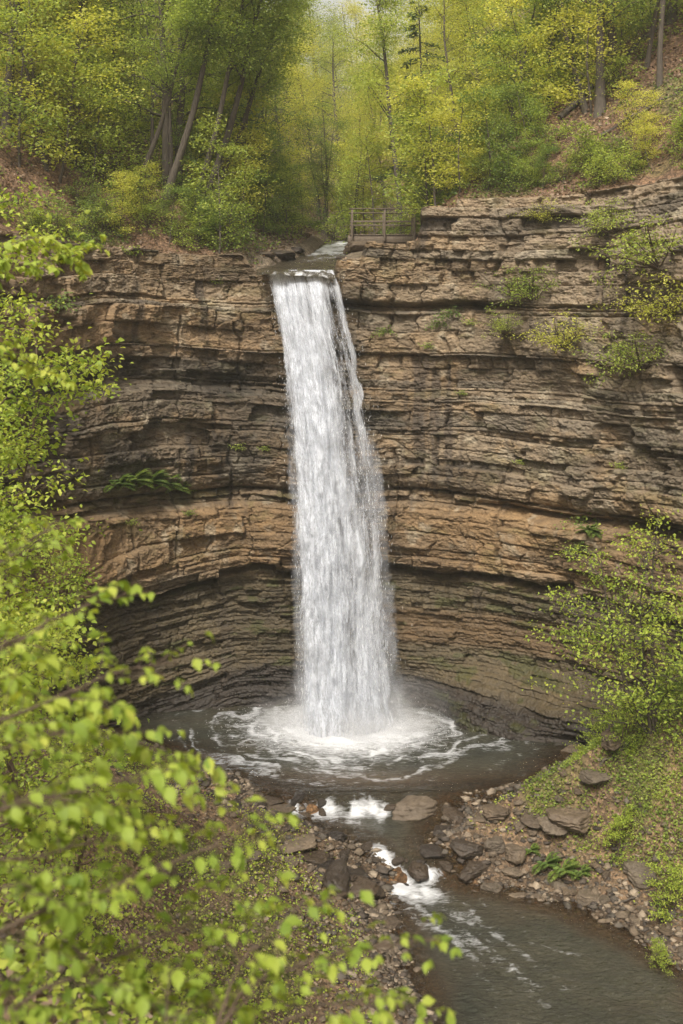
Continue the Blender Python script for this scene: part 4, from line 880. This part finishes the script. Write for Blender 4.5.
# saplings right before the camera, each branch laid out on its own
def guided(name, branches, seed, label, base, lsize=.060, step=.042, twl=(.12, .40)):
    rs = np.random.RandomState(seed); tb = TB(); pp = []; hh = []; ss = []
    for pts in branches:
        pts = np.array([P(*q) for q in pts]); 
        seglen = np.concatenate([[0], np.cumsum(np.linalg.norm(np.diff(pts, axis=0), axis=1))]); n = max(6, int(seglen[-1]/.07))
        s = np.linspace(0, seglen[-1], n); q = np.stack([np.interp(s, seglen, pts[:, i]) for i in range(3)], -1)
        q = (q+np.roll(q, 1, 0)*.5+np.roll(q, -1, 0)*.5)/2; q[0] = pts[0]; q[-1] = pts[-1]
        q[1:-1] += rs.randn(n-2, 3)*.006
        r = .0058*min(1.6, seglen[-1])*(1-np.linspace(0, 1, n)*.82)+.0015; tb.tube(q, r, 6)
        m = int(seglen[-1]/step); 
        for j in range(m):
            t = .12+.88*(j+rs.rand())/m; k = min(int(t*(n-1)), n-2); d = q[k+1]-q[k]; d /= np.linalg.norm(d)
            sd = np.cross(d, [0, 0, 1.0]); sd /= np.linalg.norm(sd)+1e-6
            dirn = d*.8+sd*(1 if j % 2 else -1)*rs.uniform(.5, 1.1)+np.array([0, 0, rs.uniform(-.1, .55)])
            ln = rs.uniform(*twl)*(1.1-.5*t); tw = walk(rs, q[k], dirn, ln, .045, .10, .04)
            tb.tube(tw, .0026*(1-np.linspace(0, 1, len(tw))*.6), 4)
            dt = np.gradient(tw, axis=0); dt /= np.linalg.norm(dt, axis=1)[:, None]
            for i in range(2, len(tw)):
                if rs.rand() < .25 and i < len(tw)-1: continue
                s2 = np.cross(dt[i], [0, 0, 1.0]); 
                for sg in ((-1, 1) if i < len(tw)-1 else (-1, 0, 1)):
                    pp.append(tw[i]); hh.append(dt[i]*.55+s2*sg*.9+np.array([0, 0, -.45])+rs.randn(3)*.22); ss.append(lsize*rs.uniform(.35, 1.25)*(1.1 if i == len(tw)-1 else .95))
    t = empty(name, tuple(base)); 
    a = link('stems', tb.mesh('stems', M_twig), t); b = link('foliage', leaf_mesh('foliage', np.array(pp), np.array(ss), np.array(hh), M_near, LT_NEAR, rs, .35), t)
    for o in (a, b): o.location = (-base[0], -base[1], -base[2])
    tag(t, label, 'sapling'); return t
bs = np.array([-1.9, 3.3, gz(-1.9, 3.3)-.1]); 
guided('near_sapling', [[(-150, 1100, 3.4), (-60, 1045, 3.6), (0, 1010, 3.8), (90, 970, 4.0), (180, 928, 4.3), (250, 880, 4.5)], [(-60, 900, 3.6), (30, 880, 3.8), (62, 925, 3.9), (88, 968, 4.0)], [(-100, 960, 3.4), (0, 930, 3.7), (100, 890, 3.9), (200, 850, 4.2), (262, 812, 4.4)],
                        [(-60, 830, 3.5), (30, 800, 3.8), (110, 782, 4.1), (180, 770, 4.4)], [(-80, 1000, 3.3), (20, 1060, 3.5), (120, 1040, 3.8), (220, 1000, 4.1)], [(-60, 870, 3.8), (60, 850, 4), (150, 830, 4.4)], [(90, 970, 4.0), (150, 1000, 4.1), (230, 1010, 4.3)]], 21, 'bright green sapling filling the lower left corner close to the camera', bs)
bs = np.array([-1.7, 4.4, gz(-1.7, 4.4)-.1])
guided('near_sapling', [[(-120, 780, 3.8), (-40, 735, 4.0), (30, 712, 4.2), (90, 680, 4.4), (130, 668, 4.6), (178, 664, 4.8)], [(-80, 720, 4.2), (-10, 655, 4.6), (60, 615, 4.9), (128, 592, 5.2)], [(-60, 770, 4.0), (20, 745, 4.3), (80, 728, 4.5), (150, 745, 4.7), (200, 772, 4.8)],
                        [(-60, 700, 4.3), (10, 690, 4.5), (70, 700, 4.6), (120, 715, 4.7)], [(-60, 620, 5), (0, 560, 5.5), (60, 520, 6.0)], [(-60, 800, 3.9), (20, 810, 4.2), (90, 800, 4.5), (140, 815, 4.7)], [(-40, 660, 4.8), (10, 640, 4.9), (50, 650, 5)]], 22, 'sapling reaching in from the left edge before the pool', bs)
bs = np.array([-0.55, 3.7, gz(-0.55, 3.7)-.1])
guided('near_sapling', [[(180, 1120, 3.7), (215, 1030, 3.9), (250, 985, 4.1), (300, 962, 4.3), (370, 948, 4.5), (440, 938, 4.7)], [(235, 1060, 3.9), (300, 1010, 4.1), (370, 1000, 4.3), (425, 1008, 4.5)], [(215, 1030, 3.9), (240, 960, 4.1), (290, 912, 4.4), (345, 893, 4.6)], [(200, 1080, 3.7), (160, 1010, 3.9), (180, 960, 4.1)]], 23, 'low sapling with drooping leaves at the bottom centre', bs, twl=(.10, .26))
bs = np.array([-3.4, 8.0, gz(-3.4, 8.0)-.1])
guided('near_sapling', [[(-160, 900, 8.0), (-150, 600, 8.2), (-120, 400, 8.5), (-60, 300, 8.8), (0, 268, 9.0), (55, 262, 9.2), (98, 246, 9.4)], [(-60, 300, 8.8), (-10, 250, 9.0), (40, 235, 9.3), (80, 268, 9.4)], [(-120, 400, 8.5), (-50, 370, 8.8), (0, 350, 9), (45, 372, 9.2)]], 24, 'slim sapling reaching over the left edge before the cliff rim', bs, lsize=.075, twl=(.2, .5))
print('near plants', time.time()-T0)
# ================================================================== GROUND COVER
def surf(n, seed, box, fn):
    rs = np.random.RandomState(seed); x = rs.uniform(box[0], box[1], n); y = rs.uniform(box[2], box[3], n); return rs, x, y
def cover(name, label, n, seed, box, mat, size, z_off, dmin=.5, dmax=99, dens_seed=None, hill_=False, tilt=.3, tmpl=LT_FAR, thr=0.0, zj=0.0):
    rs = np.random.RandomState(seed); x = rs.uniform(box[0], box[1], n); y = rs.uniform(box[2], box[3], n)
    if hill_:
        # only behind the wall
        k = np.searchsorted(_c[:, 0][300:800] if False else np.sort(_c[200:860, 0]), x)
        yy = np.interp(x, _c[200:860, 0], _c[200:860, 1]); ok = y > yy+.7; x, y = x[ok], y[ok]
        z = np.concatenate([hill_xy(a, b) for a, b in zip(np.array_split(x, 12), np.array_split(y, 12))]); ok = (np.abs(x-chan_x(y)) > 1.8) & ~((x > .2) & (x < 3.9) & (y < 57))
    else:
        d = sdist(x, y); yy = np.interp(x, _c[120:940, 0], _c[120:940, 1]); z = ground(x, y); ok = (d > dmin) & (d < dmax) & (y < yy-.3)
    if dens_seed is not None: ok &= fbm(x*.5+4, y*.5 if hill_ else y*.45, 4, dens_seed)+rs.randn(len(x))*.15 > thr
    x, y, z = x[ok], y[ok], z[ok]; m = len(x)
    hd = rs.randn(m, 3); hd[:, 2] *= tilt
    me = leaf_mesh(name, np.stack([x, y, z+z_off+rs.rand(m)*zj], -1), size*rs.uniform(.5, 1.3, m), hd, mat, tmpl, rs, .4+tilt)
    tag(link(name, me), label, kind='stuff')
cover('leaf_litter', 'brown dead leaves lying on the stream banks', 90000, 31, (-15, 15, 4, 44), M_litter, .10, .012, .5)
cover('hillside_litter', 'brown dead leaves on the hillsides', 90000, 32, (-24, 26, 44, 72), M_litter, .16, .02, hill_=True, tilt=.5)
cover('ground_plants', 'small green plants covering the left and right banks', 120000, 33, (-15, 15, 3, 44), M_near, .080, .03, .9, 99, 241, thr=-.12, tmpl=LT_FAR, zj=.22, tilt=.5)
cover('bank_plants', 'low green plants on the slope of the right bank', 110000, 35, (6, 15, 28, 44), M_spring, .085, .03, 1.5, 99, 243, thr=-.35, tmpl=LT_FAR, zj=.3, tilt=.5)
cover('hillside_plants', 'small green plants among the litter of the hillsides', 60000, 34, (-24, 26, 44, 72), M_mid, .12, .05, hill_=True, dens_seed=331, thr=.0, zj=.35, tilt=.6)
print('cover', time.time()-T0)
# ================================================================== ROCKS
M_rockd = mat_rock('dry brown stone', 1.2, 0.6, [(0, (0.080, 0.059, 0.041)), (0.35, (0.135, 0.100, 0.067)), (0.7, (0.105, 0.088, 0.068)), (1, (0.170, 0.130, 0.090))], layered=False)
M_rockw = mat_rock('wet dark stone', 1.2, 0.6, [(0, (0.026, 0.020, 0.016)), (0.5, (0.043, 0.033, 0.025)), (1, (0.070, 0.050, 0.033))], layered=False)
for n_ in M_rockw.node_tree.nodes:
    if n_.type == 'BSDF_PRINCIPLED': n_.inputs['Roughness'].default_value = 0.42; n_.inputs['Specular IOR Level'].default_value = 0.4
def rock_mesh(seed, flat, mat, sub=5, rough=1.0, nplanes=20):
    """angular stone about 1 m across, base near z = 0: a ball cut by random planes, edges worn"""
    import bmesh
    rs = np.random.RandomState(seed); bm = bmesh.new(); bmesh.ops.create_icosphere(bm, subdivisions=sub, radius=1.0)
    v = np.array([x.co[:] for x in bm.verts]); f = np.array([[q.index for q in p.verts] for p in bm.faces]); bm.free()
    nn = rs.randn(nplanes, 3); nn /= np.linalg.norm(nn, axis=1)[:, None]; dd = rs.uniform(.55, 1.0, nplanes)
    nn = np.vstack([nn, [(rs.uniform(-.15, .15), rs.uniform(-.15, .15), 1)], [(0, 0, -1)]]); dd = np.append(dd, [.55, .6])
    q = v@nn.T; q = np.where(q > 1e-3, dd[None]/np.maximum(q, 1e-3), 9.0)
    r = -np.log(np.exp(-34*np.minimum(q, 3)).sum(1))/34; r = np.minimum(r, 1.1)
    v2 = v*r[:, None]
    v2 = v2 + v*(0.055*rough*n3(v[:, 0]*2.2+seed, v[:, 1]*2.2, v[:, 2]*4.5, seed)+0.035*rough*n3(v[:, 0]*6, v[:, 1]*6, v[:, 2]*10+seed, seed+1)+0.02*rough*n3(v[:, 0]*14, v[:, 1]*14, v[:, 2]*26+seed, seed+2)+.03*(np.floor(v[:, 2]*6+n3(v[:, 0]*2, v[:, 1]*2, v[:, 2], seed+4))%2))[:, None]
    v2 = v2*np.array([.55, .55*rs.uniform(.6, .95), .55*flat])
    v2[:, 2] -= v2[:, 2].min()*0.75
    return np_mesh('rock', v2, f, mat, smooth=True)
RD = [rock_mesh(700+i, [.45, .6, .75, .38, .55, .85, .5][i], M_rockd) for i in range(7)]
RW = [rock_mesh(720+i, [.4, .55, .3, .65, .45][i], M_rockw) for i in range(5)]
def px_rock(px, py, wpx, label, mesh, zbase=None, rz=0, hs=1.0, tilt=0.0, name='boulder', group=None, deep=1.0, yoff=0):
    """stone standing where the photograph shows it on the ground"""
    Y = 36.0
    for _ in range(30):                      # meet the ground along the line of sight
        x = (px-CX)/F*Y; z = max(gz(x, Y), float(wlevel(np.array([x]), np.array([Y]))[0])-.12) if Y < 44 else gz(x, Y)
        Yn = (EYE-z)*F/(py-HY); Y += (Yn-Y)*0.5
    x = (px-CX)/F*Y; s = wpx/F*Y
    o = link(name, mesh, None, (x, Y+yoff, gz(x, Y)-0.12*s if zbase is None else zbase), (tilt, tilt*.5, rz), (s, s*deep, s*hs)); tag(o, label, 'rock', group); return o
big = [(418, 812, 56, 'brown boulder with a pale flat top beside the upper cascade', RD[1], .3, 1.0), (300, 797, 26, 'small dark stone at the left end of the upper cascade', RW[1], 1, 1.0), (452, 816, 34, 'mossy brown rock just right of the flat-topped boulder', RW[3], 2, .8),
       (360, 890, 44, 'dark outcrop at the left side of the lower cascade', RW[0], .4, 1.35), (336, 884, 50, 'dark block left of the outcrop beside the lower cascade', RW[3], 1.4, 1.1), (352, 872, 44, 'dark slab on top of the outcrop left of the lower cascade', RW[2], 2.6, 1.1), (322, 868, 60, 'dark slab behind the large outcrop left of the lower cascade', RW[2], 2.2, 1.2), (418, 868, 36, 'wet dark rock splitting the lower cascade', RW[3], 1.5, .9),
       (476, 868, 40, 'smooth dark grey stone right of the lower cascade', RW[1], .8, .8), (466, 850, 34, 'dark grey stone behind the smooth one at the lower cascade', RW[3], 2.8, .9), (497, 846, 27, 'rounded grey-brown stone in the right rubble', RD[2], 1.1, .9), (515, 855, 24, 'grey stone at the water edge right of the rounded one', RD[5], 0, .9),
       (445, 862, 26, 'small wet stone touching the lower chute on its right', RW[4], 2, 1), (572, 850, 58, 'broad brown outcrop on the right bank above the green tuft', RD[4], .5, .8), (550, 822, 38, 'blocky brown rock behind the broad outcrop', RD[0], 2.0, 1.0), (612, 818, 40, 'brown rock on the right bank, upper one near the bush', RD[1], 1.2, .9), (640, 868, 44, 'rock in the eroded bank at the right edge', RD[2], 2.5, .8),
       (600, 795, 36, 'flat weathered rock on top of the right bank', RD[3], .2, 1.0), (535, 800, 34, 'brown stone where the pool meets the right rubble', RD[0], 1.4, .9), (500, 812, 30, 'tan stone at the head of the right rubble', RD[4], 2.0, .9), (590, 900, 22, 'grey cobble at the lower right shore', RD[5], 1, .8), (494, 890, 24, 'grey stone half in the water below the rubble', RD[2], .4, .8),
       (135, 728, 56, 'dark flat rock at the left rim of the pool', RW[2], .1, 1.3), (165, 738, 26, 'small dark rock by the left rim of the pool', RW[0], 2, 1), (222, 868, 24, 'grey stone among the plants on the left bank', RD[6], .5, 1.1), (166, 876, 22, 'upright grey stone on the left bank', RD[5], 2.5, 1.3), (255, 858, 20, 'small grey stone on the left bank nearer the stream', RD[1], .5, 1),
       (282, 806, 40, 'low brown slab at the shore left of the upper cascade', RD[3], .6, .8), (262, 815, 30, 'brown slab on the shore above the rock field', RD[0], 1.5, .8), (305, 820, 40, 'wet slab below the upper cascade', RW[2], .9, .9), (300, 842, 46, 'brown stepped slab in the left rock field', RD[3], .2, .9), (332, 838, 36, 'dark slab in the middle of the left rock field', RW[2], 1.2, .9),
       (392, 925, 24, 'brown stone on the left shore below the lower cascade', RD[4], .7, .8), (372, 915, 26, 'flat brown stone on the left shore', RD[3], 2, .9), (385, 950, 28, 'pale stone on the left shore halfway down the frame', RD[2], 1, .8), (398, 845, 22, 'small dark stone above the lower chute', RW[4], 1, 1), (378, 838, 18, 'tiny dark stone in the middle pool', RW[1], 2, 1), (400, 786, 14, 'small stone at the outflow of the pool', RW[1], 2, .7),
       (272, 800, 26, 'dark wet stone on the upper sill near its left end', RW[0], .7, 1), (322, 814, 13, 'small wet stone splitting the white water of the upper sill', RW[3], 1.7, 1.1), (352, 801, 18, 'flat wet stone in the middle of the upper sill', RW[2], 0, 1), (390, 808, 16, 'wet stone at the right end of the upper sill', RW[4], .7, 1.2), (338, 828, 34, 'flat wet slab just below the upper sill', RW[2], .3, .8), (312, 858, 38, 'dark stepped slab left of the middle pool', RW[0], 1.9, 1), (288, 862, 30, 'brown slab behind the dark stepped one', RD[3], .9, .9),
       (422, 840, 30, 'dark slab at the right side of the middle pool', RW[2], 2.4, 1), (440, 832, 26, 'wet brown stone above the right rubble', RW[4], 1, 1), (402, 828, 16, 'little stone standing in the middle pool', RW[1], 2, 1), (432, 852, 30, 'dark ledge right of the split chute', RW[0], .2, 1.2), (398, 862, 14, 'small dark stone in the foam of the lower cascade', RW[3], .2, 1),
       (448, 712, 40, 'dark wet rock at the foot of the cliff right of the fall', RW[0], .2, 1.0), (486, 722, 46, 'long dark rock at the cliff foot, second from the fall', RW[2], 1.2, 1.1), (522, 734, 42, 'dark rock at the cliff foot, third from the fall', RW[3], 2.2, .9), (552, 745, 40, 'dark rock at the right corner of the pool', RW[0], 3, 1), (470, 733, 18, 'small dark rock at the pool edge below the cliff', RW[1], 3, 1), (576, 752, 30, 'brown rock where pool and right bank meet', RD[0], 1, 1)]
for px, py, w, lab, m, rz, hsx in big: px_rock(px, py, w, lab, m, rz=rz, hs=hsx)
rs = np.random.RandomState(77); cnt = 0; spots = []
def scatter_rocks(n, box, dlo, dhi, smin, smax, meshes, label, group, wetd=None, pw=2.2, sd=0):
    r = np.random.RandomState(sd); c = 0
    for _ in range(n*40):
        if c >= n: break
        x = r.uniform(box[0], box[1]); y = r.uniform(box[2], box[3]); d = float(sdist(np.array([x]), np.array([y]))[0])
        if not (dlo < d < dhi): continue
        s = smin+(smax-smin)*r.rand()**pw
        if any((x-a)**2+(y-b)**2 < (0.40*(s+q))**2 for a, b, q in spots): continue
        spots.append((x, y, s)); c += 1
        m = meshes[r.randint(len(meshes))]
        o = link('rock', m, None, (x, y, gz(x, y)-0.10*s), (r.uniform(-.25, .25), r.uniform(-.25, .25), r.rand()*6.28), (s*r.uniform(.8, 1.2), s, s*r.uniform(.7, 1.1))); tag(o, label, 'rock', group)
scatter_rocks(125, (3, 9.8, 31, 39.8), -.3, 2.6, .22, .80, RD+RW[:2], 'angular brown stone in the rubble along the right bank', 'stones along the right bank', sd=1)
scatter_rocks(72, (-4.5, 1.6, 33, 39.5), -.3, 1.7, .28, 1.0, RD[:2]+RW[:4], 'brown slab in the rock field left of the cascades', 'slabs left of the cascades', sd=2)
scatter_rocks(26, (0.2, 2.6, 26, 34), -.3, 1.3, .15, .6, RD+RW[:1], 'brown stone on the left shore of the lower stream', 'stones on the left shore', sd=3)
scatter_rocks(18, (8.2, 12, 26, 34), -.3, 1.3, .18, .55, RD, 'stone at the foot of the right bank', 'stones at the foot of the right bank', sd=4)
scatter_rocks(30, (-3.2, 3.6, 35.0, 39.2), -1.9, -.1, .25, .85, RW, 'wet stone standing in the shallow water of the cascades', 'wet stones in the cascades', sd=5, pw=1.5)
scatter_rocks(12, (-10, -2, 38.5, 45), -.1, .9, .25, .7, RW[:3]+RD[:2], 'stone on the left shore of the plunge pool', 'stones on the left pool shore', sd=6)
scatter_rocks(14, (-9, 0, 24, 38), 1.8, 9, .2, .6, RD, 'stone lying in the litter of the left bank', 'stones on the left bank', sd=7)
# gravel and cobbles too small to count
def gravel(name, label, n, box, dlo, dhi, smin, smax, seed):
    r = np.random.RandomState(seed); x = r.uniform(box[0], box[1], n); y = r.uniform(box[2], box[3], n); d = sdist(x, y); ok = (d > dlo) & (d < dhi*(.4+r.rand(n)))
    x, y = x[ok], y[ok]; n = len(x); z = ground(x, y)
    bv = np.array([(1, 0, 0), (-1, 0, 0), (0, 1, 0), (0, -1, 0), (0, 0, 1), (0, 0, -1), (.6, .6, .5), (-.6, .6, .5), (.6, -.6, .5), (-.6, -.6, .5)], float)
    f = np.array([(0, 6, 8), (1, 9, 7), (2, 7, 6), (3, 8, 9), (4, 8, 6), (4, 6, 7), (4, 7, 9), (4, 9, 8), (5, 2, 0), (5, 1, 2), (5, 3, 1), (5, 0, 3), (0, 2, 6), (2, 1, 7), (1, 3, 9), (3, 0, 8)])
    v = bv[None]*(1+.28*r.randn(n, 10, 1)); s = smin+(smax-smin)*r.rand(n)**2.5; a = r.rand(n)*6.28
    v = v*np.stack([s, s*r.uniform(.6, 1, n), s*r.uniform(.35, .7, n)], -1)[:, None]*.5
    vx = v[..., 0]*np.cos(a)[:, None]-v[..., 1]*np.sin(a)[:, None]; vy = v[..., 0]*np.sin(a)[:, None]+v[..., 1]*np.cos(a)[:, None]
    v = np.stack([vx, vy, v[..., 2]], -1)+np.stack([x, y, z+s*.08], -1)[:, None]
    base = np.array([(0.13, 0.10, 0.07), (0.18, 0.14, 0.10), (0.10, 0.085, 0.068), (0.26, 0.21, 0.155), (0.07, 0.056, 0.045)])[r.randint(0, 5, n)]*r.uniform(.75, 1.2, (n, 1))
    cc = np.repeat(base, 10, 0); cc = np.concatenate([cc, np.full((len(cc), 1), .3)], 1)
    me = np_mesh(name, v.reshape(-1, 3), (f[None]+np.arange(n)[:, None, None]*10).reshape(-1, 3), M_cliff, cc)
    tag(link(name, me), label, kind='stuff')
gravel('gravel', 'loose gravel and cobbles along the shores of the stream', 60000, (-10, 14, 20, 45), -.55, 1.9, .06, .26, 3)
gravel('cobbles', 'loose cobbles and broken stones along the shores', 9000, (-10, 14, 24, 45), -.5, 2.4, .14, .46, 9)
gravel('scree', 'small broken stones scattered over the banks', 16000, (-14, 14, 6, 44), 1.2, 9, .05, .22, 4)
# stones of the upper stream
def hill_rock(px, Y, w, lab, m, rz, hsx, z=None, name='boulder'):
    x = (px-CX)/F*Y; s = w/F*Y; o = link(name, m, None, (x, Y, (hz1(x, Y) if z is None else z)-.1*s), (0, 0, rz), (s, s*.9, s*hsx)); tag(o, lab, 'rock'); return o
for a in [(262, 50.5, 30, 'dark flat stone on the left bank of the upper stream', RW[2], .2, 1), (280, 52, 34, 'grey flat stone left of the upper stream, second from the rim', RW[0], 1, 1), (296, 54.5, 30, 'dark stone at the upper stream below the leaning sapling', RW[2], 2, .9), (246, 52, 32, 'layered bedrock block above the left rim', RD[0], .1, 1.2), (240, 55, 40, 'weathered bedrock block behind the left rim stones', RD[4], .9, 1.2),
          (262, 57, 44, 'dark mossy rock at the foot of the left hillside gully', RW[1], .3, 1.1), (312, 52, 14, 'small stone standing in the upper stream', RW[1], 2, .8), (368, 53.6, 46, 'rock under the left end of the footbridge', RD[3], .1, 1.2), (392, 50.6, 40, 'block of bedrock in front of the footbridge', RD[0], .3, .5), (345, 51, 22, 'small wet rock at the right side of the lip', RW[2], .5, .7), (328, 56.5, 16, 'stone splitting the upper stream', RW[3], .5, .8)]:
    hill_rock(*a)
# ================================================================== FOOTBRIDGE
M_wood = mat_bark('weathered wood', (0.075, 0.058, 0.042), (0.16, 0.125, 0.092))
def box_v(x0, x1, y0, y1, z0, z1): 
    v = np.array([(x, y, z) for x in (x0, x1) for y in (y0, y1) for z in (z0, z1)], float)
    f = np.array([(0, 1, 3, 2), (4, 6, 7, 5), (0, 4, 5, 1), (2, 3, 7, 6), (0, 2, 6, 4), (1, 5, 7, 3)]); return v, f
def boxes(name, bl, parent, bev=.008):
    vs = []; fs = []
    for i, b in enumerate(bl):
        v, f = box_v(*b); vs.append(v); fs.append(f+8*i)
    me = np_mesh(name, np.concatenate(vs), np.concatenate(fs), M_wood); o = link(name, me, parent)
    md = o.modifiers.new('bevel', 'BEVEL'); md.width = bev; md.segments = 1; return o
BZ = 20.62; br = empty('footbridge', (0.4, 54.0, BZ)); tag(br, 'small weathered wooden footbridge with post and rail sides above the fall', 'bridge')
planks = [(i*.155, i*.155+.145, -.05, 1.75, 0, .05) for i in range(23)]; boxes('deck', planks, br)
for y in (0.0, 1.6): boxes('beam', [(-.1, 3.7, y, y+.12, -.34, -.006)], br)
for y in (-.06, 1.76):
    for x in (.06, 1.62, 3.05): boxes('railing_post', [(x, x+.10, y-.10, y, -.27 if not (x > 3 and y < 0) else -1.55, 1.24)], br)
    boxes('top_rail', [(-.05, 3.35, y-.13, y+.04, 1.243, 1.29)], br); boxes('middle_rail', [(0, 3.3, y+.002, y+.04, .62, .71)], br)
# ================================================================== FALLEN WOOD
def log(name, p0, p1, r, label, seed, twigs=4, mat=M_bark):
    r_ = np.random.RandomState(seed); tb = TB(); p0 = np.array(p0); p1 = np.array(p1); n = 12; t = np.linspace(0, 1, n)[:, None]
    q = p0+(p1-p0)*t+r_.randn(n, 3)*r*.5; c = q.mean(0); tb.tube(q-c, r*(1-np.linspace(0, 1, n)*.6), 8)
    for i in range(twigs):
        k = r_.randint(3, n-1); w = walk(r_, q[k]-c, (p1-p0)/np.linalg.norm(p1-p0)+r_.randn(3)*.7+np.array([0, 0, .5]), np.linalg.norm(p1-p0)*.25, .12, .1); tb.tube(w, r*.35*(1-np.linspace(0, 1, len(w))*.8), 5)
    o = link(name, tb.mesh(name, mat), None, tuple(c)); tag(o, label, 'log' if r > .07 else 'branch')
def gp(px, py, up=.05):
    Y = 30.0
    for _ in range(40):
        x = (px-CX)/F*Y; Y += ((EYE-gz(x, Y))*F/(py-HY)-Y)*.4; Y = min(max(Y, 6), 44)
    return np.array([(px-CX)/F*Y, Y, gz((px-CX)/F*Y, Y)+up])
for i, (a, b, r, lab) in enumerate([((118, 772), (160, 812), .05, 'pale fallen branch lying down the left bank near the pool'), ((150, 830), (195, 850), .04, 'short pale stick below the fallen branch on the left bank'), ((230, 905), (300, 925), .035, 'thin dry branch on the left bank below the rock field'), ((600, 765), (655, 745), .05, 'dead branch on top of the right bank'), ((620, 905), (660, 888), .035, 'thin root hanging from the eroded right bank')]):
    log('fallen_branch', gp(*a), gp(*b), r, lab, 50+i)
def hp(px, Y, up=.1): x = (px-CX)/F*Y; return np.array([x, Y, hz1(x, Y)+up])
for i, (a, b, r, lab) in enumerate([((100, 49.5), (160, 51.5), .13, 'fallen trunk on the left hillside below the leaning trees'), ((560, 50), (660, 52), .14, 'fallen grey trunk on the right hillside'), ((455, 52), (530, 50.5), .08, 'dead branch across the right hillside litter'), ((225, 50.5), (250, 54), .07, 'dead branch by the left rim stones'), ((600, 47.5), (683, 46.5), .08, 'bare root along the right rim')]):
    log('fallen_log', hp(*a), hp(*b), r, lab, 70+i, 7)
print('rocks', time.time()-T0)
# ================================================================== CAMERA, LIGHT, WORLD
cam = bpy.data.cameras.new('camera'); co_ = bpy.data.objects.new('camera', cam); COL.objects.link(co_)
co_.location = (0, 0, EYE); co_.rotation_euler = (math.radians(90), 0, 0)
cam.sensor_fit = 'VERTICAL'; cam.sensor_height = 36.0; cam.lens = 36.0*F/1024.0
cam.shift_x = 0.0; cam.shift_y = -(512-HY)/1024.0
cam.clip_start = 0.1; cam.clip_end = 1500
cam.dof.use_dof = True; cam.dof.focus_distance = 44.0; cam.dof.aperture_fstop = 2.0
scene.camera = co_
SUN_EL, SUN_AZ = math.radians(48), math.radians(196)      # azimuth clockwise from +Y: behind and left of the camera
sun = bpy.data.lights.new('sun', 'SUN'); sun.energy = 2.8; sun.angle = math.radians(9); sun.color = (1.0, 0.95, 0.86)
so = bpy.data.objects.new('sun', sun); COL.objects.link(so)
sd = Vector((math.sin(SUN_AZ)*math.cos(SUN_EL), math.cos(SUN_AZ)*math.cos(SUN_EL), math.sin(SUN_EL)))
so.rotation_euler = sd.to_track_quat('Z', 'Y').to_euler(); so.location = (0, 0, 60)
world = bpy.data.worlds.new('World'); scene.world = world; world.use_nodes = True
nt = world.node_tree; nt.nodes.clear()
sky = nt.nodes.new('ShaderNodeTexSky'); sky.sky_type = 'NISHITA'; sky.sun_disc = False
sky.sun_elevation = SUN_EL; sky.sun_rotation = SUN_AZ; sky.air_density = 1.0; sky.dust_density = 5.0; sky.ozone_density = 1.0
hs = nt.nodes.new('ShaderNodeHueSaturation'); hs.inputs['Saturation'].default_value = 0.25
nt.links.new(sky.outputs[0], hs.inputs['Color'])
mw = nt.nodes.new('ShaderNodeMix'); mw.data_type = 'RGBA'; mw.blend_type = 'MULTIPLY'; mw.inputs[0].default_value = 1.0
mw.inputs[7].default_value = (1.06, 1.0, 0.92, 1); nt.links.new(hs.outputs[0], mw.inputs[6])
bg = nt.nodes.new('ShaderNodeBackground'); bg.inputs[1].default_value = 0.13
wo = nt.nodes.new('ShaderNodeOutputWorld')
nt.links.new(mw.outputs[2], bg.inputs[0]); nt.links.new(bg.outputs[0], wo.inputs[0])
scene.view_settings.view_transform = 'Standard'; scene.view_settings.look = 'None'
scene.view_settings.gamma = 1.0; scene.view_settings.exposure = 0.72
scene.cycles.max_bounces = 8; scene.cycles.diffuse_bounces = 3; scene.cycles.glossy_bounces = 3; scene.cycles.transmission_bounces = 4
scene.cycles.transparent_max_bounces = 16; scene.cycles.volume_bounces = 1
scene.cycles.use_denoising = True
scene.cycles.sample_clamp_indirect = 6.0
print('done', time.time()-T0)

m, nt, out = newmat('haze air'); v = nt.nodes.new('ShaderNodeVolumePrincipled'); v.inputs['Color'].default_value = (0.93, 0.94, 0.90, 1); v.inputs['Density'].default_value = 0.0008; v.inputs['Anisotropy'].default_value = 0.3
nt.links.new(v.outputs[0], out.inputs['Volume'])
hv, hf = box_v(-260, 260, -60, 300, -8, 230)
tag(link('haze', np_mesh('haze', hv, hf, m)), 'thin pale haze in the gorge', kind='stuff')
